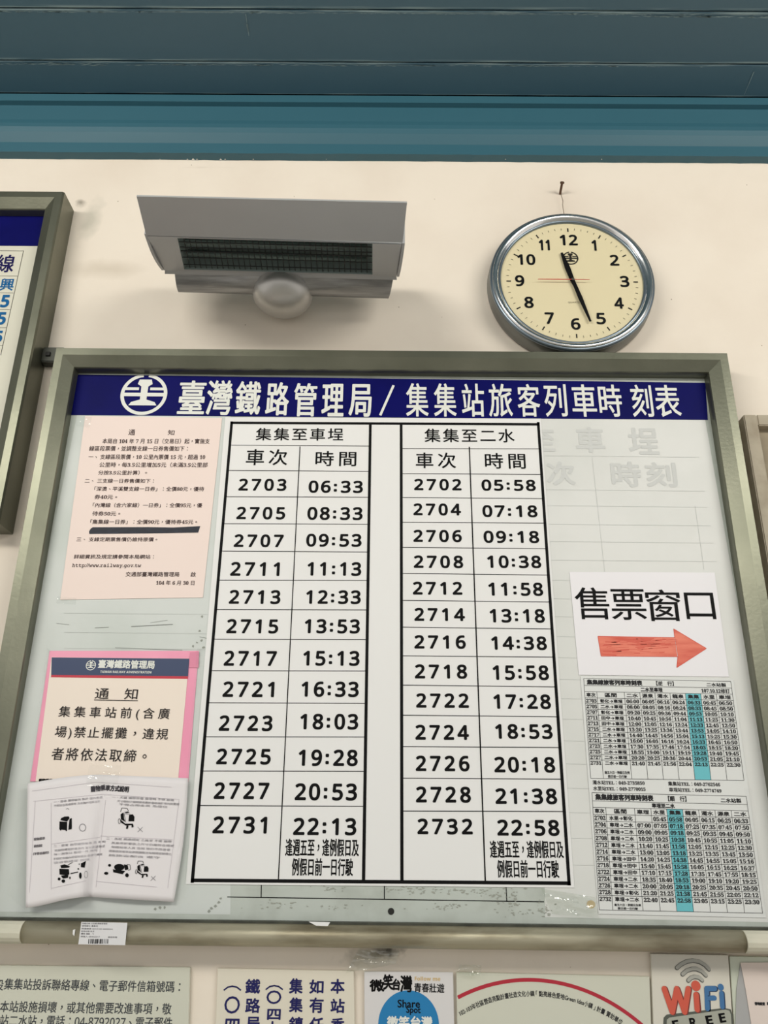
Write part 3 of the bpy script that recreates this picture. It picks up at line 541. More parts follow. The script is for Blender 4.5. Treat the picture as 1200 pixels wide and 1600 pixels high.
# ------------------------------------------------------------------ small double timetable
st = thing('timetable_sheet', 'small dense black and white timetable sheet with a turquoise column, lower right', 'timetable', W(1060, 1430, D2))
D9 = D1-.0012
sheet('paper', [(907, 1056.5), (1146, 1061.5), (1197.5, 1434), (935, 1428)], D9, mat('grey_white_paper', (222, 224, 222), .55), st)
TQ = mat('turquoise_highlight', (104, 190, 200), .55)
FS = ink('smallprint', (44, 44, 46))
cols = [0, .083, .268, .373, .475, .577, .681, .785, .890, 1]
def table(quad, vs, heads, rows, title, sub, rev, hl, note):
    def Q(u, v_):
        (ax, ay), (bx, by), (cx, cy2), (dx, dy) = quad
        return (((ax*(1-u)+bx*u)*(1-v_)+(dx*(1-u)+cx*u)*v_), ((ay*(1-u)+by*u)*(1-v_)+(dy*(1-u)+cy2*u)*v_))
    hq = [W(*Q(cols[hl], vs[2]), D9-.0001), W(*Q(cols[hl+1], vs[2]), D9-.0001), W(*Q(cols[hl+1], 1), D9-.0001), W(*Q(cols[hl], 1), D9-.0001)]
    prism('highlight', hq, (0, .0001, 0), TQ, st)
    mb = MB()
    for v_ in [0]+vs[1:]+[1]: PL(mb, Q(0, v_), Q(1, v_), D9, .0005)
    for i, u in enumerate(cols): PL(mb, Q(u, 0 if i in (0, 9) else vs[2]), Q(u, 1), D9, .0005)
    mb.build('ruling', FS, st)
    H = abs(quad[3][1]-quad[0][1])
    def cell(mb, s, u0, u1, v0, v1, fx=.84, fy=.6, **k):
        vm = (v0+v1)/2; du = (u1-u0)*(1-fx)/2; a, b = Q(u0+du, vm), Q(u1-du, vm); T(mb, s, a[0], a[1], b[0], b[1], (v1-v0)*H*fy, D9, **k)
    mb = MB()
    cell(mb, title, .015, .40, 0, vs[1], .97, .72, bold=.0004); mb.build('heading', FS, st); mb = MB(); cell(mb, rev, .49, .61, 0, vs[1], .98, .65, bold=.0002); mb.build('heading', FS, st); mb = MB(); cell(mb, '二水站製', .83, .965, vs[1]*.12, vs[1], .97, .6, bold=.0002)
    if note: mb.build('heading', FS, st); mb = MB(); cell(mb, '107.10.12修訂', .79, .985, vs[1], vs[2], .98, .72, sty='serif', bold=.00015)
    mb.build('heading', FS, st); mb = MB(); cell(mb, sub, .38, .53, vs[1], vs[2], .97, .68, bold=.0003); mb.build('heading', FS, st)
    for i, s in enumerate(heads):
        mb = MB(); w_ = .66 if i != 1 else .36; cell(mb, s, cols[i], cols[i+1], vs[2], vs[3], w_+.06, .62, bold=.00022); mb.build('column_heading', FS, st)
    for r, row in enumerate(rows):
        mb = MB(); v0 = vs[3+r]; v1 = v0+(vs[4]-vs[3])
        for i, s in enumerate(row):
            if not s: mb.build('timetable_row', FS, st); mb = MB(); continue
            cell(mb, s, cols[i], cols[i+1], v0, v1, .8 if i != 0 else .84, .62, sty='serif' if i != 1 else 'cjk', bold=.00022 if i == 1 else .00018)
        mb.build('timetable_row', FS, st)
    mb = MB(); n0 = .080 if note else .060; nh = n0/2-.004; cell(mb, '逢五六日，例假日及例', cols[1], cols[2], 1-n0, 1-n0+nh, .88, .8, bold=.0001); cell(mb, '假日前一日行駛', cols[1]+.02, cols[2]-.02, 1-nh-.004, 1-.004, .85, .8, bold=.0001); mb.build('footnote', FS, st)
    return Q
c10 = cv((890, 1040), 3.871)
v1s = [0, .068, .130, .193]+[.193+.0566*i for i in range(1, 12)]+[.193+.0566*12]
R1 = '2703 彰化→車埕 06:00 06:05 06:16 06:24 06:33 06:45 06:50|2705 二水→車埕 08:00 08:05 08:16 08:24 08:33 08:45 08:50|2707 彰化→車埕 09:20 09:25 09:36 09:44 09:53 10:05 10:10|2711 田中→車埕 10:40 10:45 10:56 11:04 11:13 11:25 11:30|2713 田中→車埕 12:00 12:05 12:16 12:24 12:33 12:45 12:50|2715 二水→車埕 13:20 13:25 13:36 13:44 13:53 14:05 14:10|2717 二水→車埕 14:40 14:45 14:56 15:04 15:13 15:25 15:30|2721 二水→車埕 16:00 16:05 16:16 16:24 16:33 16:45 16:50|2723 二水→車埕 17:30 17:35 17:46 17:54 18:03 18:15 18:20|2725 二水→車埕 18:55 19:00 19:11 19:19 19:28 19:40 19:45|2727 二水→車埕 20:20 20:25 20:36 20:44 20:53 21:05 21:10|2731 二水→車埕 21:40 21:45 21:56 22:04 22:13 22:25 22:30'
R2 = '2702 水里→彰化 - 05:45 05:58 06:05 06:15 06:25 06:33|2704 車埕→二水 07:00 07:05 07:18 07:25 07:35 07:45 07:50|2706 車埕→二水 09:00 09:05 09:18 09:25 09:35 09:45 09:50|2708 車埕→二水 10:20 10:25 10:38 10:45 10:55 11:05 11:10|2712 車埕→二水 11:40 11:45 11:58 12:05 12:15 12:25 12:30|2714 車埕→二水 13:00 13:05 13:18 13:25 13:35 13:45 13:50|2716 車埕→田中 14:20 14:25 14:38 14:45 14:55 15:05 15:16|2718 車埕→田中 15:40 15:45 15:58 16:05 16:15 16:25 16:37|2722 車埕→田中 17:10 17:15 17:28 17:35 17:45 17:55 18:15|2724 車埕→二水 18:35 18:40 18:53 19:00 19:10 19:20 19:25|2726 車埕→二水 20:00 20:05 20:18 20:25 20:35 20:45 20:50|2728 車埕→彰化 21:20 21:25 21:38 21:45 21:55 22:05 22:12|2732 車埕→二水 22:40 22:45 22:58 23:05 23:15 23:25 23:30'
rw = lambda s: [[('' if c == '-' else c) for c in r.split(' ')] for r in s.split('|')]
table([(912, 1060.2), (1141.9, 1064.6), (1162.5, 1219.5), (923, 1216.2)], v1s[:-1], '車次 區間 二水 源泉 濁水 龍泉 集集 水里 車埕'.split(), rw(R1), '集集線旅客列車時刻表', '二水至車埕', '【逆　行】', 6, True)
v2s = [0, .070, .125, .184]+[.184+.0577*i for i in range(1, 13)]
table([(924.9, 1238.5), (1165.9, 1244.2), (1191.7, 1426.9), (936.5, 1421.7)], v2s, '車次 區間 車埕 水里 集集 龍泉 濁水 源泉 二水'.split(), rw(R2), '集集線旅客列車時刻表', '車埕至二水', '【順　行】', 4, False)
text('telephone_line', st, FS, [('濁水站TEL：049-2735850', 926, 1222.5, 1007, 1223.5, 6.6), ('集集站TEL：049-2762546', 1044, 1224.3, 1125, 1225.8, 6.6), ('水里站TEL：049-2770015', 927, 1231.8, 1008.5, 1233, 6.6), ('車埕站TEL：049-2774749', 1045.5, 1233.8, 1127, 1235.5, 6.6)], D9, sty='serif', bold=.00012)
film('clear_tape', [(1163, 1232), (1176, 1233), (1204, 1430), (1189, 1429)], D9-.0014, st, clear('clear_tape_film', .05, .1, .25, bscale=50), .001, 8)

# ------------------------------------------------------------------ clear film over the ragged lower edge
TAPE = clear('wrinkled_clear_tape', .12, .1, .4, (.93, .95, .92, 1), 120)
tp_ = thing('clear_tape', 'wrinkled clear tape patch at the lower edge beside the small timetable', 'tape', W(870, 1410, D2))
film('tape_film', [(845, 1388), (930, 1402), (935, 1434), (862, 1428)], D1-.0025, tp_, TAPE, .003, 9)
tp2 = thing('clear_tape', 'crumpled clear tape hanging under the middle of the bottom rail', 'tape', W(600, 1500, DW))
film('tape_film', [(560, 1484), (624, 1486), (618, 1506), (540, 1520)], 1.165, tp2, TAPE, .008, 9)
tp3 = thing('clear_tape', 'small curl of clear tape on top edge of the plate with the red arc', 'tape', W(738, 1516, DW))
film('tape_film', [(718, 1506), (752, 1508), (750, 1524), (712, 1522)], 1.166, tp3, TAPE, .006, 8)

# ------------------------------------------------------------------ asset sticker on the rail
sk = thing('sticker', 'small white barcode sticker on the left of the bottom rail', 'sticker', W(160, 1476, 1.124))
DS = 1.1262
sheet('label_paper', [(127, 1440.5), (199, 1441.8), (195.5, 1476.8), (122.3, 1475.5)], DS, mat('sticker_white', (222, 222, 224), .45), sk, .0003)
text('lettering', sk, ink('grey80', (70, 68, 74)), [('財產名稱 公告欄 鐵路管理局', 128.5, 1442.8, 167.5, 1443.2, 2.6), ('使用單位 集集站', 128, 1446.6, 153, 1446.9, 2.6), ('財產編號 5010105 0000024', 127.5, 1451, 176, 1451.8, 2.6), ('取得日期 年月', 127, 1455, 147, 1455.3, 2.4), ('數量 1', 126.5, 1459, 146, 1459.3, 2.4), ('保管人 08402017', 126, 1463.2, 156, 1463.7, 2.6), ('使用年限', 168.5, 1464.3, 183, 1464.5, 2.6)], DS, sty='sans')
mb = MB(); x = 139
while x < 170:
    wd = r_.choice((.0006, .0009, .0014)); PL(mb, (x, 1467.3), (x-.5, 1474.5), DS, wd); x += r_.choice((1.6, 2.1, 2.8))
mb.build('barcode', INK, sk)
prism('paper_scrap', [W(x, y, 1.1262) for x, y in ((482, 1440), (516, 1441), (512, 1447), (494, 1446.5))], (0, .0003, 0), PAPER, board)
prism('paper_scrap', [W(x, y, 1.1262) for x, y in ((114, 1453), (117.5, 1452), (116, 1462.5), (113.5, 1460))], (0, .0003, 0), PAPER, board)

# ------------------------------------------------------------------ heater on the wall
ht = thing('infrared_heater', 'silver-grey slanted electric heater with dark grille and round bracket on wall', 'heater', WZ(441, 462, .83))
HM = mat('silver_grey_enamel', (176, 177, 178), .5, .3, (170, 171, 172), 5)
HS = mat('brushed_silver', (168, 168, 168), .35, .6, (150, 150, 150), 200, (.4, .6), 0, 60, (.1, 1, 1))
def lr(t, l_, r, z): return WZ(*l_, z), WZ(*r, z)
TL, TR = lr(0, (213.4, 307), (636, 317), .807); BL_, BR_ = lr(0, (228.5, 368), (629, 379), .809)
ft = .0022
prism('visor_plate', [TL, TR, BR_, BL_], (0, 0, .0025), HM, ht)
FL0, FR0 = WZ(230, 369, .809), WZ(627.5, 382, .809); FL1, FR1 = WZ(257.5, 422.5, .837), WZ(619, 432.5, .837)
GL0, GR0, GR1, GL1 = (277, 372), (582, 380.5), (582, 429), (288, 421)
def onface(px, py):                                   # intersection of pixel ray with the front face plane
    nrm = (FR0-FL0).cross(FL1-FL0); o = Vector((0, -CD, CH)); d = F*FPX+RV*(px-600)+UV*(800-py); t = (FL0-o).dot(nrm)/d.dot(nrm); return o+d*t
G = [onface(*p) for p in (GL0, GR0, GR1, GL1)]; FC = [FL0, onface(627.5, 382), onface(619, 432.5), onface(257.5, 422.5)]
nz = (FC[1]-FC[0]).cross(FC[3]-FC[0]).normalized()
if nz.z < 0: nz = -nz
th = nz*.002
v = FC+G; v2 = [p+th for p in v]; f = [(i, (i+1) % 4, (i+1) % 4+4, i+4) for i in range(4)]
f2 = f+[tuple(k+8 for k in q[::-1]) for q in f]+[(i, (i+1) % 4, (i+1) % 4+8, i+8) for i in range(4)]+[(i+4, (i+1) % 4+4, (i+1) % 4+12, i+12) for i in range(4)]
fixn(obj('front_plate', v+v2, f2, HM, ht))
# housing above the face
up = Vector((0, 0, .07)); back = [FC[0]+Vector((0, .0, .045)), FC[1]+Vector((0, 0, .045)), FC[2]+Vector((0, .01, .055)), FC[3]+Vector((0, .01, .055))]
base_ = [p+th for p in FC]
fixn(obj('housing', base_+back, [(4, 5, 6, 7), (0, 1, 5, 4), (1, 2, 6, 5), (2, 3, 7, 6), (3, 0, 4, 7)], HM, ht))
# recess: dark walls, reflector and tubes, wire grid
REC = mat('heater_cavity', (128, 142, 140), .5, .3)
dp = nz*.02; inn = [g+(sum(G, Vector())/4-g)*.06+dp for g in G]
fixn(obj('reflector', G+inn, [(4, 5, 6, 7), (0, 1, 5, 4), (1, 2, 6, 5), (2, 3, 7, 6), (3, 0, 4, 7)], REC, ht))
def bl(q, u, v_): return (q[0]*(1-u)+q[1]*u)*(1-v_)+(q[3]*(1-u)+q[2]*u)*v_
def tube(mb, a, b, r, n=8):
    d = (b-a).normalized(); s_ = d.orthogonal().normalized(); t_ = d.cross(s_); v = []
    for P in (a, b):
        for i in range(n): v.append(P+(s_*math.cos(i*math.tau/n)+t_*math.sin(i*math.tau/n))*r)
    mb.add(v, [(i, (i+1) % n, (i+1) % n+n, i+n) for i in range(n)]+[tuple(range(n)), tuple(range(2*n-1, n-1, -1))])
for vv in (.32, .72):
    mb = MB(); tube(mb, bl(G, .03, vv)+nz*.014, bl(G, .97, vv)+nz*.011, .005, 12); mb.build('heating_tube', mat('dark_quartz', (96, 112, 108), .25, .2), ht, smooth=True)
mb = MB()
for i in range(1, 34): tube(mb, bl(G, i/34, 0)+nz*.003, bl(G, i/34, 1)+nz*.003, .0007, 5)
for vv in (.14, .3, .42, .62, .86): tube(mb, bl(G, 0, vv)+nz*.0015, bl(G, 1, vv)+nz*.0015, .0008 if vv != .42 else .0011, 5)
mb.build('wire_grille', mat('grille_black', (26, 30, 30), .45, .4), ht, kind='stuff')
# lip and back strip
LL, LRr = WZ(257.5, 428, .835), WZ(620, 437.5, .835)
prism('lower_lip', [FC[3], FC[2], LRr, LL], nz*.003, HM, ht)
SLt, SRt = WZ(273, 427.5, .836), WZ(614, 437, .836); SLb, SRb = WZ(278.6, 456.5, .823), WZ(607, 466.5, .823)
rows = []
for k in range(9):
    t = k/8; rows.append((SLt.lerp(SLb, t)+Vector((0, 0, -.0045*math.sin(math.pi*t))), SRt.lerp(SRb, t)+Vector((0, 0, -.0045*math.sin(math.pi*t)))))
v = [p for r in rows for p in r]; v += [SLb+Vector((0, .003, .04)), SRb+Vector((0, .003, .04)), SLt+Vector((0, 0, .05)), SRt+Vector((0, 0, .05))]
m_ = len(v)//2; f = [(2*i, 2*i+1, 2*i+3, 2*i+2) for i in range(m_-1)]+[tuple(2*i for i in range(m_)), tuple(2*i+1 for i in range(m_))[::-1]]
o_ = fixn(obj('back_cover', v, f, HS, ht)); o_.data.polygons.foreach_set('use_smooth', [len(p.vertices) == 4 and i < 8 for i, p in enumerate(o_.data.polygons)])
def cap(a, b, side):
    n_ = 8; P = []
    ctr = [a.lerp(b, i/n_)+Vector((0, 0, -.007*math.sin(math.pi*i/n_))) for i in range(n_+1)]
    pts = ctr+[b+Vector((0, .004, .05)), a+Vector((0, .002, .045))]
    return prism('end_cap', pts, (side*.0042, 0, 0), HM, ht)
cap(FC[0]+Vector((-.0006, 0, .004)), FC[3]+Vector((-.0006, 0, 0)), -1); cap(FC[1]+Vector((.0006, 0, .002)), FC[2]+Vector((.0006, 0, 0)), 1)
# ball bracket
cc = WZ(441.5, 459.5, .829); v = []; ns_, nr_ = 32, 16
for j in range(nr_+1):
    a = math.pi*j/nr_
    for i in range(ns_):
        b = i*math.tau/ns_; v.append(cc+Vector((.0490*math.sin(a)*math.cos(b), .050*math.sin(a)*math.sin(b), .0335*math.cos(a))))
f = [(j*ns_+i, j*ns_+(i+1) % ns_, (j+1)*ns_+(i+1) % ns_, (j+1)*ns_+i) for j in range(nr_) for i in range(ns_)]
fixn(obj('ball_bracket', v, f, mat('satin_silver_plastic', (205, 204, 202), .4, .8), ht, True))
mb = MB(); tube(mb, cc+Vector((0, -.01, -.026)), cc+Vector((0, -.012, -.031)), .0016); mb.build('screw', INK, ht)
tube_ = MB(); tube(tube_, Vector((cc.x, cc.y, cc.z+.01)), Vector((cc.x, YW+.001, cc.z+.02)), .022, 20); tube_.build('mounting_arm', HS, ht)

# ------------------------------------------------------------------ clock
DCk = 1.137
cl = thing('wall_clock', 'round chrome-rimmed wall clock with cream dial above the notice board', 'clock', (0, 0, 0))
ccx, ccz = .2636*1.141, CH+.7663*1.141; cl.location = (ccx, YW-.002, ccz)
cl.rotation_euler.x = math.radians(.8)
def lathe(name, prof, m, parent, n=96, smooth=True):
    v = []; 
    for r, y in prof:
        for i in range(n): a = i*math.tau/n; v.append(Vector((ccx+r*math.sin(a), YW-y, ccz+r*math.cos(a))))
    f = [(j*n+i, j*n+(i+1) % n, (j+1)*n+(i+1) % n, (j+1)*n+i) for j in range(len(prof)-1) for i in range(n)]
    return fixn(obj(name, v, f, m, parent, smooth))
CHR = mat('chrome', (236, 236, 236), .16, 1)
DKM = mat('blue_grey_metal', (124, 136, 146), .3, .85)
lathe('case', [(0, .002), (.128, .002), (.138, .004), (.1395, .010), (.139, .022), (.1365, .031)], mat('grey_metal', (122, 124, 122), .35, .8), cl)
lathe('outer_rim', [(.1365, .031), (.1375, .033), (.1375, .036), (.135, .0385), (.1335, .0385)], DKM, cl)
lathe('chrome_bezel', [(.1335, .0385), (.1325, .0405), (.1295, .0415), (.1262, .0400), (.1238, .0375), (.1228, .0362)], CHR, cl)
lathe('inner_rim', [(.1228, .0362), (.1222, .0368), (.1205, .0368), (.1192, .0355), (.1188, .034), (.1188, .0325)], DKM, cl)
DIAL = mat('cream_dial', (226, 215, 178), .6)
yd = .0325; n_ = 96
v = [Vector((ccx+.1195*math.sin(i*math.tau/n_), YW-yd, ccz+.1195*math.cos(i*math.tau/n_))) for i in range(n_)]
fixn(prism('dial', v, (0, .002, 0), DIAL, cl))
def cp_(r, a, k=0): return Vector((ccx+.0006+r*math.sin(a), YW-yd-.0005-k, ccz-.0008+r*math.cos(a)))   # a clockwise from 12
mb = MB()
for i in range(60):
    a = i*math.tau/60; big = i % 5 == 0; mb.line(cp_(.1025 if big else .106, a), cp_(.1100, a), .0022 if big else .0007)
mb.build('minute_track', ink('dialblack', (40, 38, 34)), cl)
for i, s in enumerate('12 1 2 3 4 5 6 7 8 9 10 11'.split()):
    a = i*math.tau/12; r = .0878-.0036*abs(math.cos(a)); c = cp_(r, a); hh = .0205; wd = .0135*len(s)+(0.0015 if len(s) == 2 else 0)
    if s == '1': wd = .0062
    if s == '11': wd = .0165
    c.z += .001
    mb = MB(); fit(mb, s, c-Vector((wd/2, 0, 0)), c+Vector((wd/2, 0, 0)), hh, sty='sans', track=.02, bold=.0010); mb.build('numeral', INK, cl)
em = W(891.5, 403, CD)
o_ = emblem('emblem', 891.3, 403.3, 12.2, CD+YW-yd-.0005-CD+CD, ink('dialblack', (40, 38, 34)), cl)
mb = MB(); q = cp_(.0415, math.pi); fit(mb, 'QUARTZ', q-Vector((.0095, 0, 0)), q+Vector((.0095, 0, 0)), .0036, sty='sans'); mb.build('lettering', ink('dialgrey', (110, 104, 84)), cl)
def hand(name, ang, L, tail, w0, w1, k, m):
    d = Vector((math.sin(ang), 0, math.cos(ang))); nr = Vector((d.z, 0, -d.x)); c = cp_(0, 0, k)
    pts = [c-d*tail-nr*w0*.3, c-nr*w0*.5, c+d*L*.45-nr*w0*.62, c+d*L-nr*w1/2, c+d*L+nr*w1/2, c+d*L*.45+nr*w0*.62, c+nr*w0*.5, c-d*tail+nr*w0*.3]
    prism(name, pts, (0, -.0008, 0), m, cl)
def angto(px, py): p = W(px, py, CD+YW-yd); return math.atan2(p.x-ccx+.0005, p.z-ccz+.0008), math.hypot(p.x-ccx, p.z-ccz)
a_, l_ = angto(875.5, 396.5); hand('hour_hand', a_, l_, .010, .0074, .0040, .0025, INK)
a_, l_ = angto(920.5, 503.5); hand('minute_hand', a_, l_, .010, .0058, .0034, .0042, INK)
a_, l_ = angto(839, 439.5); hand('second_hand', a_, l_, .028, .0011, .0008, .0056, mat('red_hand', (196, 62, 50), .5))
mb = MB(); mb.disc(cp_(0, 0, .0068), .0026, 16); mb.build('centre_cap', mat('cap_grey', (70, 66, 60), .4), cl)
v = [Vector((ccx+.1188*math.sin(i*math.tau/64), YW-.0352, ccz+.1188*math.cos(i*math.tau/64))) for i in range(64)]
obj('glass', v, [tuple(range(64))], clear('clock_glass', .035, .02, 0), cl)
nl = thing('nail', 'rusty nail with a thin cord looped above the clock', 'nail', W(877, 295, DW))
RU = mat('rusty_iron', (96, 70, 52), .7, .3); p = W(877, 296, 1.165)
mb = MB(); tube(mb, p+Vector((0, .011, .0)), p+Vector((0, -.010, .006)), .0022); mb.build('shank', RU, nl)
mb = MB(); tube(mb, p+Vector((0, -.009, .0055)), p+Vector((0, -.011, .0063)), .0038, 10); mb.build('head', RU, nl)
mb = MB(); q = [p+Vector((0, -.001, -.002)), W(877, 305, 1.168), W(879.5, 314, 1.168), W(879, 320, 1.168), W(881, 333, 1.170), W(881.5, 350, 1.172)]
for a, b in zip(q, q[1:]): tube(mb, a, b, .00055, 6)
mb.build('cord', mat('brown_cord', (110, 92, 74), .8), nl)

# ------------------------------------------------------------------ plates and posters on the wall below
DP = DW-.006
def plate(name, label, cat, px, m, D=DP, th=.005, prt='plate'):
    t = thing(name, label, cat, W((px[2][0]+px[3][0])/2, px[2][1], DW)); o = sheet(prt, px, D, m, t, th); bevel(o, .0006, 1); return t
OFF = mat('off_white_acrylic', (206, 207, 192), .4); CRM = mat('cream_acrylic', (222, 216, 200), .4)
pa = plate('complaint_plate', 'pale green-grey plate with telephone lines of thin lettering, bottom left corner', 'sign', [(-120, 1507), (297, 1511.5), (292, 1700), (-150, 1696)], OFF)
KG = ink('slate', (66, 70, 74))
text('lettering', pa, KG, [('設', -9, 1539, 5.5, 1539, 17), ('集集站投訴聯絡專線、電子郵件信箱號碼：', 7, 1537.5, 281.7, 1542, 17.5), ('本站設施損壞，或其他需要改進事項，敬', 0, 1572.5, 267.7, 1576.5, 17.5), ('理站二水站，電話：04-8792027、電子郵件', -15, 1594, 269, 1598.5, 18, {'sty': 'sans'})], DP, bold=.0001)
pc = plate('vertical_text_plate', 'cream plate with columns of dark blue vertical characters below the bottom rail', 'sign', [(340, 1513), (553, 1517), (556, 1700), (333, 1697)], CRM)
NV_ = ink('navychars', (38, 38, 92)); mb_items = []
def vch(s, cx, y0, h, w_=20): return (s, cx-w_/2, y0+h/2, cx+w_/2, y0+h/2+.2, h)
colz = [(362.7, [('〇', 1557, 26, 23), ('四', 1592, 24, 21)]), (395, [('鐵', 1530, 22, 22), ('路', 1560, 22, 22), ('局', 1589, 22, 20)]), (428, [('〇', 1548, 20, 22), ('四', 1577, 16, 20), ('七', 1596, 20, 20)]), (462.5, [('集', 1529, 23, 20), ('集', 1559, 22, 20), ('鎮', 1589, 22, 21)]), (494.5, [('如', 1531, 21, 21), ('有', 1559, 23, 21), ('任', 1590, 22, 21)]), (527.5, [('本', 1530, 22, 21), ('站', 1561, 21, 21), ('委', 1591, 22, 20)])]
for cx, L in colz: text('text_column', pc, NV_, [vch(s, cx, y, h, w_) for s, y, h, w_ in L], DP, bold=.0005)
mb = MB()
for cx, y in ((363, 1541), (428.5, 1540)):
    pts = [(-13, 6), (-7, 1.5), (0, 0), (7, 1.5), (13, 6)]
    for a, b in zip(pts, pts[1:]): PL(mb, (cx+a[0], y+a[1]), (cx+b[0], y+b[1]), DP, .0017, 0, .0004)
mb.build('bracket_mark', NV_, pc)
ps = plate('tourism_poster', 'white poster with a blue disc and black brush characters, below the board', 'poster', [(569, 1518), (708, 1519), (712, 1700), (570, 1700)], mat('poster_white', (216, 214, 214), .4), DP, .003, 'poster_sheet')
mb = MB(); c = W(638.5, 1601, DP-.0002); r_m = (W(686, 1601, DP)-W(591, 1601, DP)).x/2; mb.disc(c, r_m, 48, r_m*.99); mb.build('blue_disc', mat('blue_print', (18, 122, 180), .45), ps)
text('lettering', ps, INK, [('微', 578, 1540, 600, 1540, 18), ('笑', 599, 1534.5, 614, 1534.5, 23), ('台', 614, 1538, 625, 1538.5, 17), ('灣', 626, 1537, 643.5, 1537.3, 25), ('青春壯遊', 647.5, 1543, 694, 1544.2, 14, {'bold': .0002})], DP, bold=.0006)
text('lettering', ps, ink('gold', (206, 176, 110)), [('Follow me', 648, 1529, 688, 1529.5, 6.5, {'sty': 'bold'})], DP)
text('lettering', ps, INK, [('Share', 621.5, 1568, 656, 1568.5, 12, {'sty': 'cjk'}), ('Spot', 635, 1579, 657, 1579.5, 13, {'sty': 'cjk'})], DP-.0002, bold=.0002)
text('lettering', ps, WH, [('微笑台灣', 605, 1597, 675, 1597.5, 18)], DP-.0002, bold=.0005)
pd = plate('town_plate', 'pale plate with a dark red arc and curved small lettering', 'sign', [(713, 1519), (1015, 1526), (1021, 1700), (716, 1700)], OFF)
A_, B_, C_ = W(704, 1565, DP-EPS), W(825, 1531, DP-EPS), W(1000, 1599, DP-EPS)
def circ(a, b, c):
    ax, az, bx, bz, cx, cz = a.x, a.z, b.x, b.z, c.x, c.z; d = 2*(ax*(bz-cz)+bx*(cz-az)+cx*(az-bz))
    ux = ((ax*ax+az*az)*(bz-cz)+(bx*bx+bz*bz)*(cz-az)+(cx*cx+cz*cz)*(az-bz))/d; uz = ((ax*ax+az*az)*(cx-bx)+(bx*bx+bz*bz)*(ax-cx)+(cx*cx+cz*cz)*(bx-ax))/d
    return ux, uz, math.hypot(ax-ux, az-uz)
ux, uz, rr = circ(A_, B_, C_); yy = B_.y
a0 = math.atan2(W(716, 1560, DP).z-uz, W(716, 1560, DP).x-ux); a1 = math.atan2(C_.z-uz, C_.x-ux)-.3
mb = MB(); mb.arc((ux, yy, uz), rr, a0, a1, .0042, 60); mb.build('red_arc', mat('dark_red_print', (176, 30, 52), .5), pd)
ux, uz, rr = circ(W(706, 1592, DP), W(821, 1553, DP), W(965, 1594, DP))
S = '102-103年社區營造亮點計畫社造文化小鎮「點亮綠色愛地Green Idea小鎮」計畫 贊助單位'; b0 = math.atan2(W(718, 1587, DP).z-uz, W(718, 1587, DP).x-ux); b1 = math.atan2(W(972, 1599, DP).z-uz, W(972, 1599, DP).x-ux)
ws = [glyph(c)[2] if ord(c) < 0x2E00 else 1 for c in S]; tot = sum(ws); mb = MB(); acc = 0
for c, w_ in zip(S, ws):
    am = b0+(b1-b0)*(acc+w_/2)/tot; acc += w_
    if c == ' ': continue
    V, Fc = layout(c); cw = max(p[0] for p in V)+min(p[0] for p in V); em_ = abs(b1-b0)*rr/tot
    tn = Vector((math.sin(am), 0, -math.cos(am))); rd = Vector((math.cos(am), 0, math.sin(am))); P = Vector((ux, yy, uz))+rd*rr
    for k in range(3): mb.add([P+tn*((x-cw/2)*em_)+rd*((y-.35)*em_*1.25)+Vector((k*.00012, -k*.00002, k*.0001)) for x, y in V], Fc)
mb.build('curved_lettering', FS, pd)
pw = plate('wifi_sign', 'WiFi FREE sign plate with red and blue letters and grey signal arcs', 'sign', [(1017, 1490), (1138, 1492), (1152, 1700), (1025, 1700)], mat('sign_white', (214, 210, 198), .35), DP-.001, .006)
c6 = cv((1000, 1400), 6); DV = DP-.001
def ws_(x, y, k=0): return W(*c6(x, y), DV-EPS-k)
def thick(name, pts, wd, m, parent=pw, k=0):
    mb = MB()
    for i, (a, b) in enumerate(zip(pts, pts[1:])):
        mb.line(ws_(*a, k+i*.00002), ws_(*b, k+i*.00002), wd)
    for i, a in enumerate(pts): mb.disc(ws_(*a, k+.0001+i*.00001), wd/2, 14)
    return mb.build(name, m, parent)
RW = mat('wifi_red', (206, 88, 68), .4); BWf = mat('wifi_blue', (62, 112, 162), .4); SH = mat('letter_shade_maroon', (120, 44, 40), .5); SB = mat('letter_shade_navy', (30, 52, 84), .5); GY = mat('arc_grey', (172, 172, 164), .5); GD = mat('arc_edge', (84, 84, 80), .5)
Wp = [(228, 872), (302, 1085), (345, 872), (418, 1085), (452, 872)]
thick('letter_shade', [(x+9, y+3) for x, y in Wp], .0072, SH); thick('letter', Wp, .0068, RW, k=.0003)
thick('letter_shade', [(534, 930), (546, 1066)], .0075, SH); thick('letter', [(526, 926), (536, 1062)], .0066, RW, k=.0003); 
mb = MB(); mb.disc(ws_(524, 842, .0004), .0058, 20); mb.build('letter', RW, pw)
Fp = [(632, 1055), (624, 868), (700, 868)]
thick('letter_shade', [(x+8, y+3) for x, y in Fp], .0066, SB); thick('letter', Fp, .0058, BWf, k=.0003); thick('letter', [(632, 958), (698, 956)], .0056, BWf, k=.0003)
thick('letter_shade', [(772, 915), (780, 1040)], .0062, SB); thick('letter', [(764, 912), (772, 1038)], .0056, BWf, k=.0003)
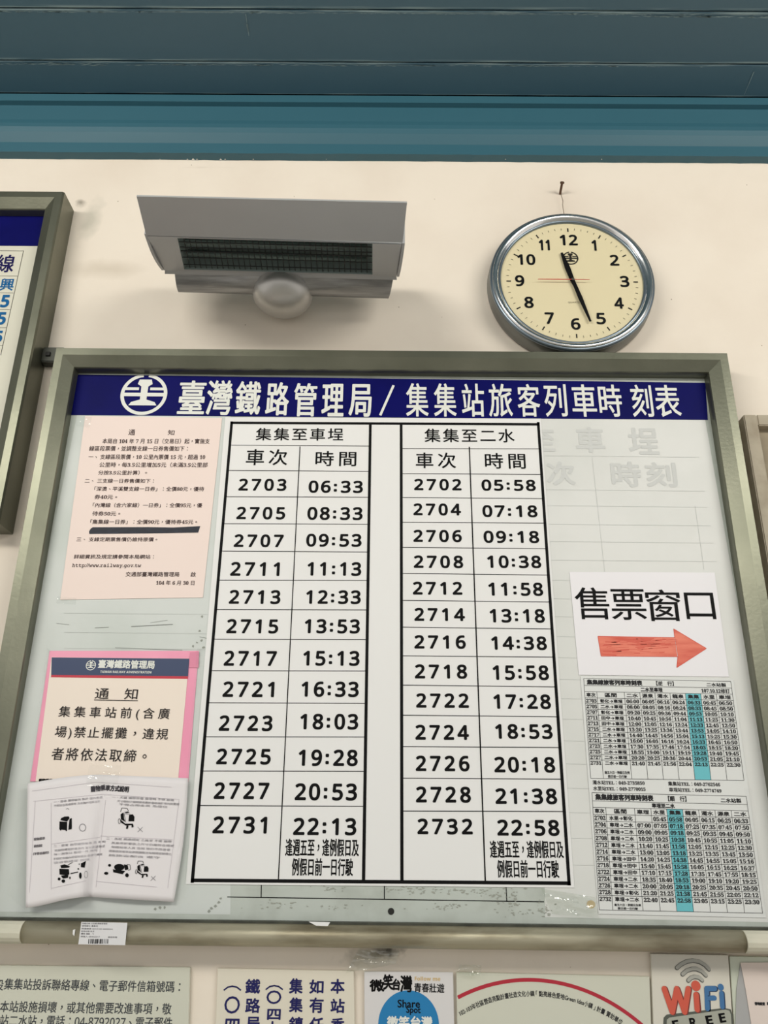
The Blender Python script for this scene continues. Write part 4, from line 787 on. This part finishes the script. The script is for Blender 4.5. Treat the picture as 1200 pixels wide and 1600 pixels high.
mb = MB(); mb.disc(ws_(757, 855, .0004), .0038, 18); mb.build('letter', BWf, pw)
for P in ([(348, 672), (385, 640), (440, 612), (500, 603), (560, 615), (610, 645), (648, 685)], [(400, 732), (440, 698), (490, 682), (530, 682), (580, 703), (620, 742)], [(455, 790), (480, 765), (515, 755), (555, 762), (585, 788)]):
    thick('signal_arc_edge', [(x-3, y+3) for x, y in P], .0050, GD); thick('signal_arc', P, .0038, GY, k=.0003)
pq = [ws_(x, y, .0001) for x, y in ((215, 1250), (222, 1140), (250, 1112), (790, 1050), (850, 1062), (868, 1110), (880, 1300), (215, 1300))]
prism('plaque_edge', pq, (0, .0001, 0), mat('plaque_dark', (82, 86, 78), .5), pw)
pq = [ws_(x, y, .0003) for x, y in ((248, 1260), (252, 1160), (275, 1140), (800, 1065), (838, 1075), (852, 1110), (865, 1300), (248, 1300))]
prism('plaque', pq, (0, .0001, 0), mat('plaque_grey', (166, 168, 156), .45), pw)
for s, x, y, wd in (('F', 335, 1212, 56), ('R', 497, 1190, 58), ('E', 650, 1168, 60), ('E', 772, 1146, 56)):
    a, b = c6(x-wd/2, y), c6(x+wd/2, y-8); mb = MB(); T(mb, s, a[0], a[1], b[0], b[1], 14, DV-.0006, sty='bold', bold=.0002); mb.build('letter', INK, pw)
pz = plate('sleeved_paper', 'whitish paper in a clear sleeve at the bottom right corner beside the WiFi sign', 'notice', [(1140, 1494), (1320, 1497), (1330, 1700), (1154, 1700)], mat('pale_green_backing', (200, 206, 190), .5), DP, .003, 'backing_plate')
sheet('grey_fold', [(1157, 1504), (1162, 1504), (1186, 1700), (1146, 1700), (1151, 1545)], DP-.0012, mat('grey_paper_back', (168, 168, 168), .6), pz, .0005)
sheet('paper', [(1157, 1504), (1320, 1503), (1340, 1700), (1190, 1700), (1165, 1545)], DP-.0022, mat('pinkish_paper', (222, 208, 200), .6), pz, .0005)
text('lettering', pz, FS, [('營地設置', 1179.5, 1568, 1195, 1568.5, 4.5), ('於', 1198.5, 1568, 1203, 1568, 4.5)], DP-.0022, bold=.0003)
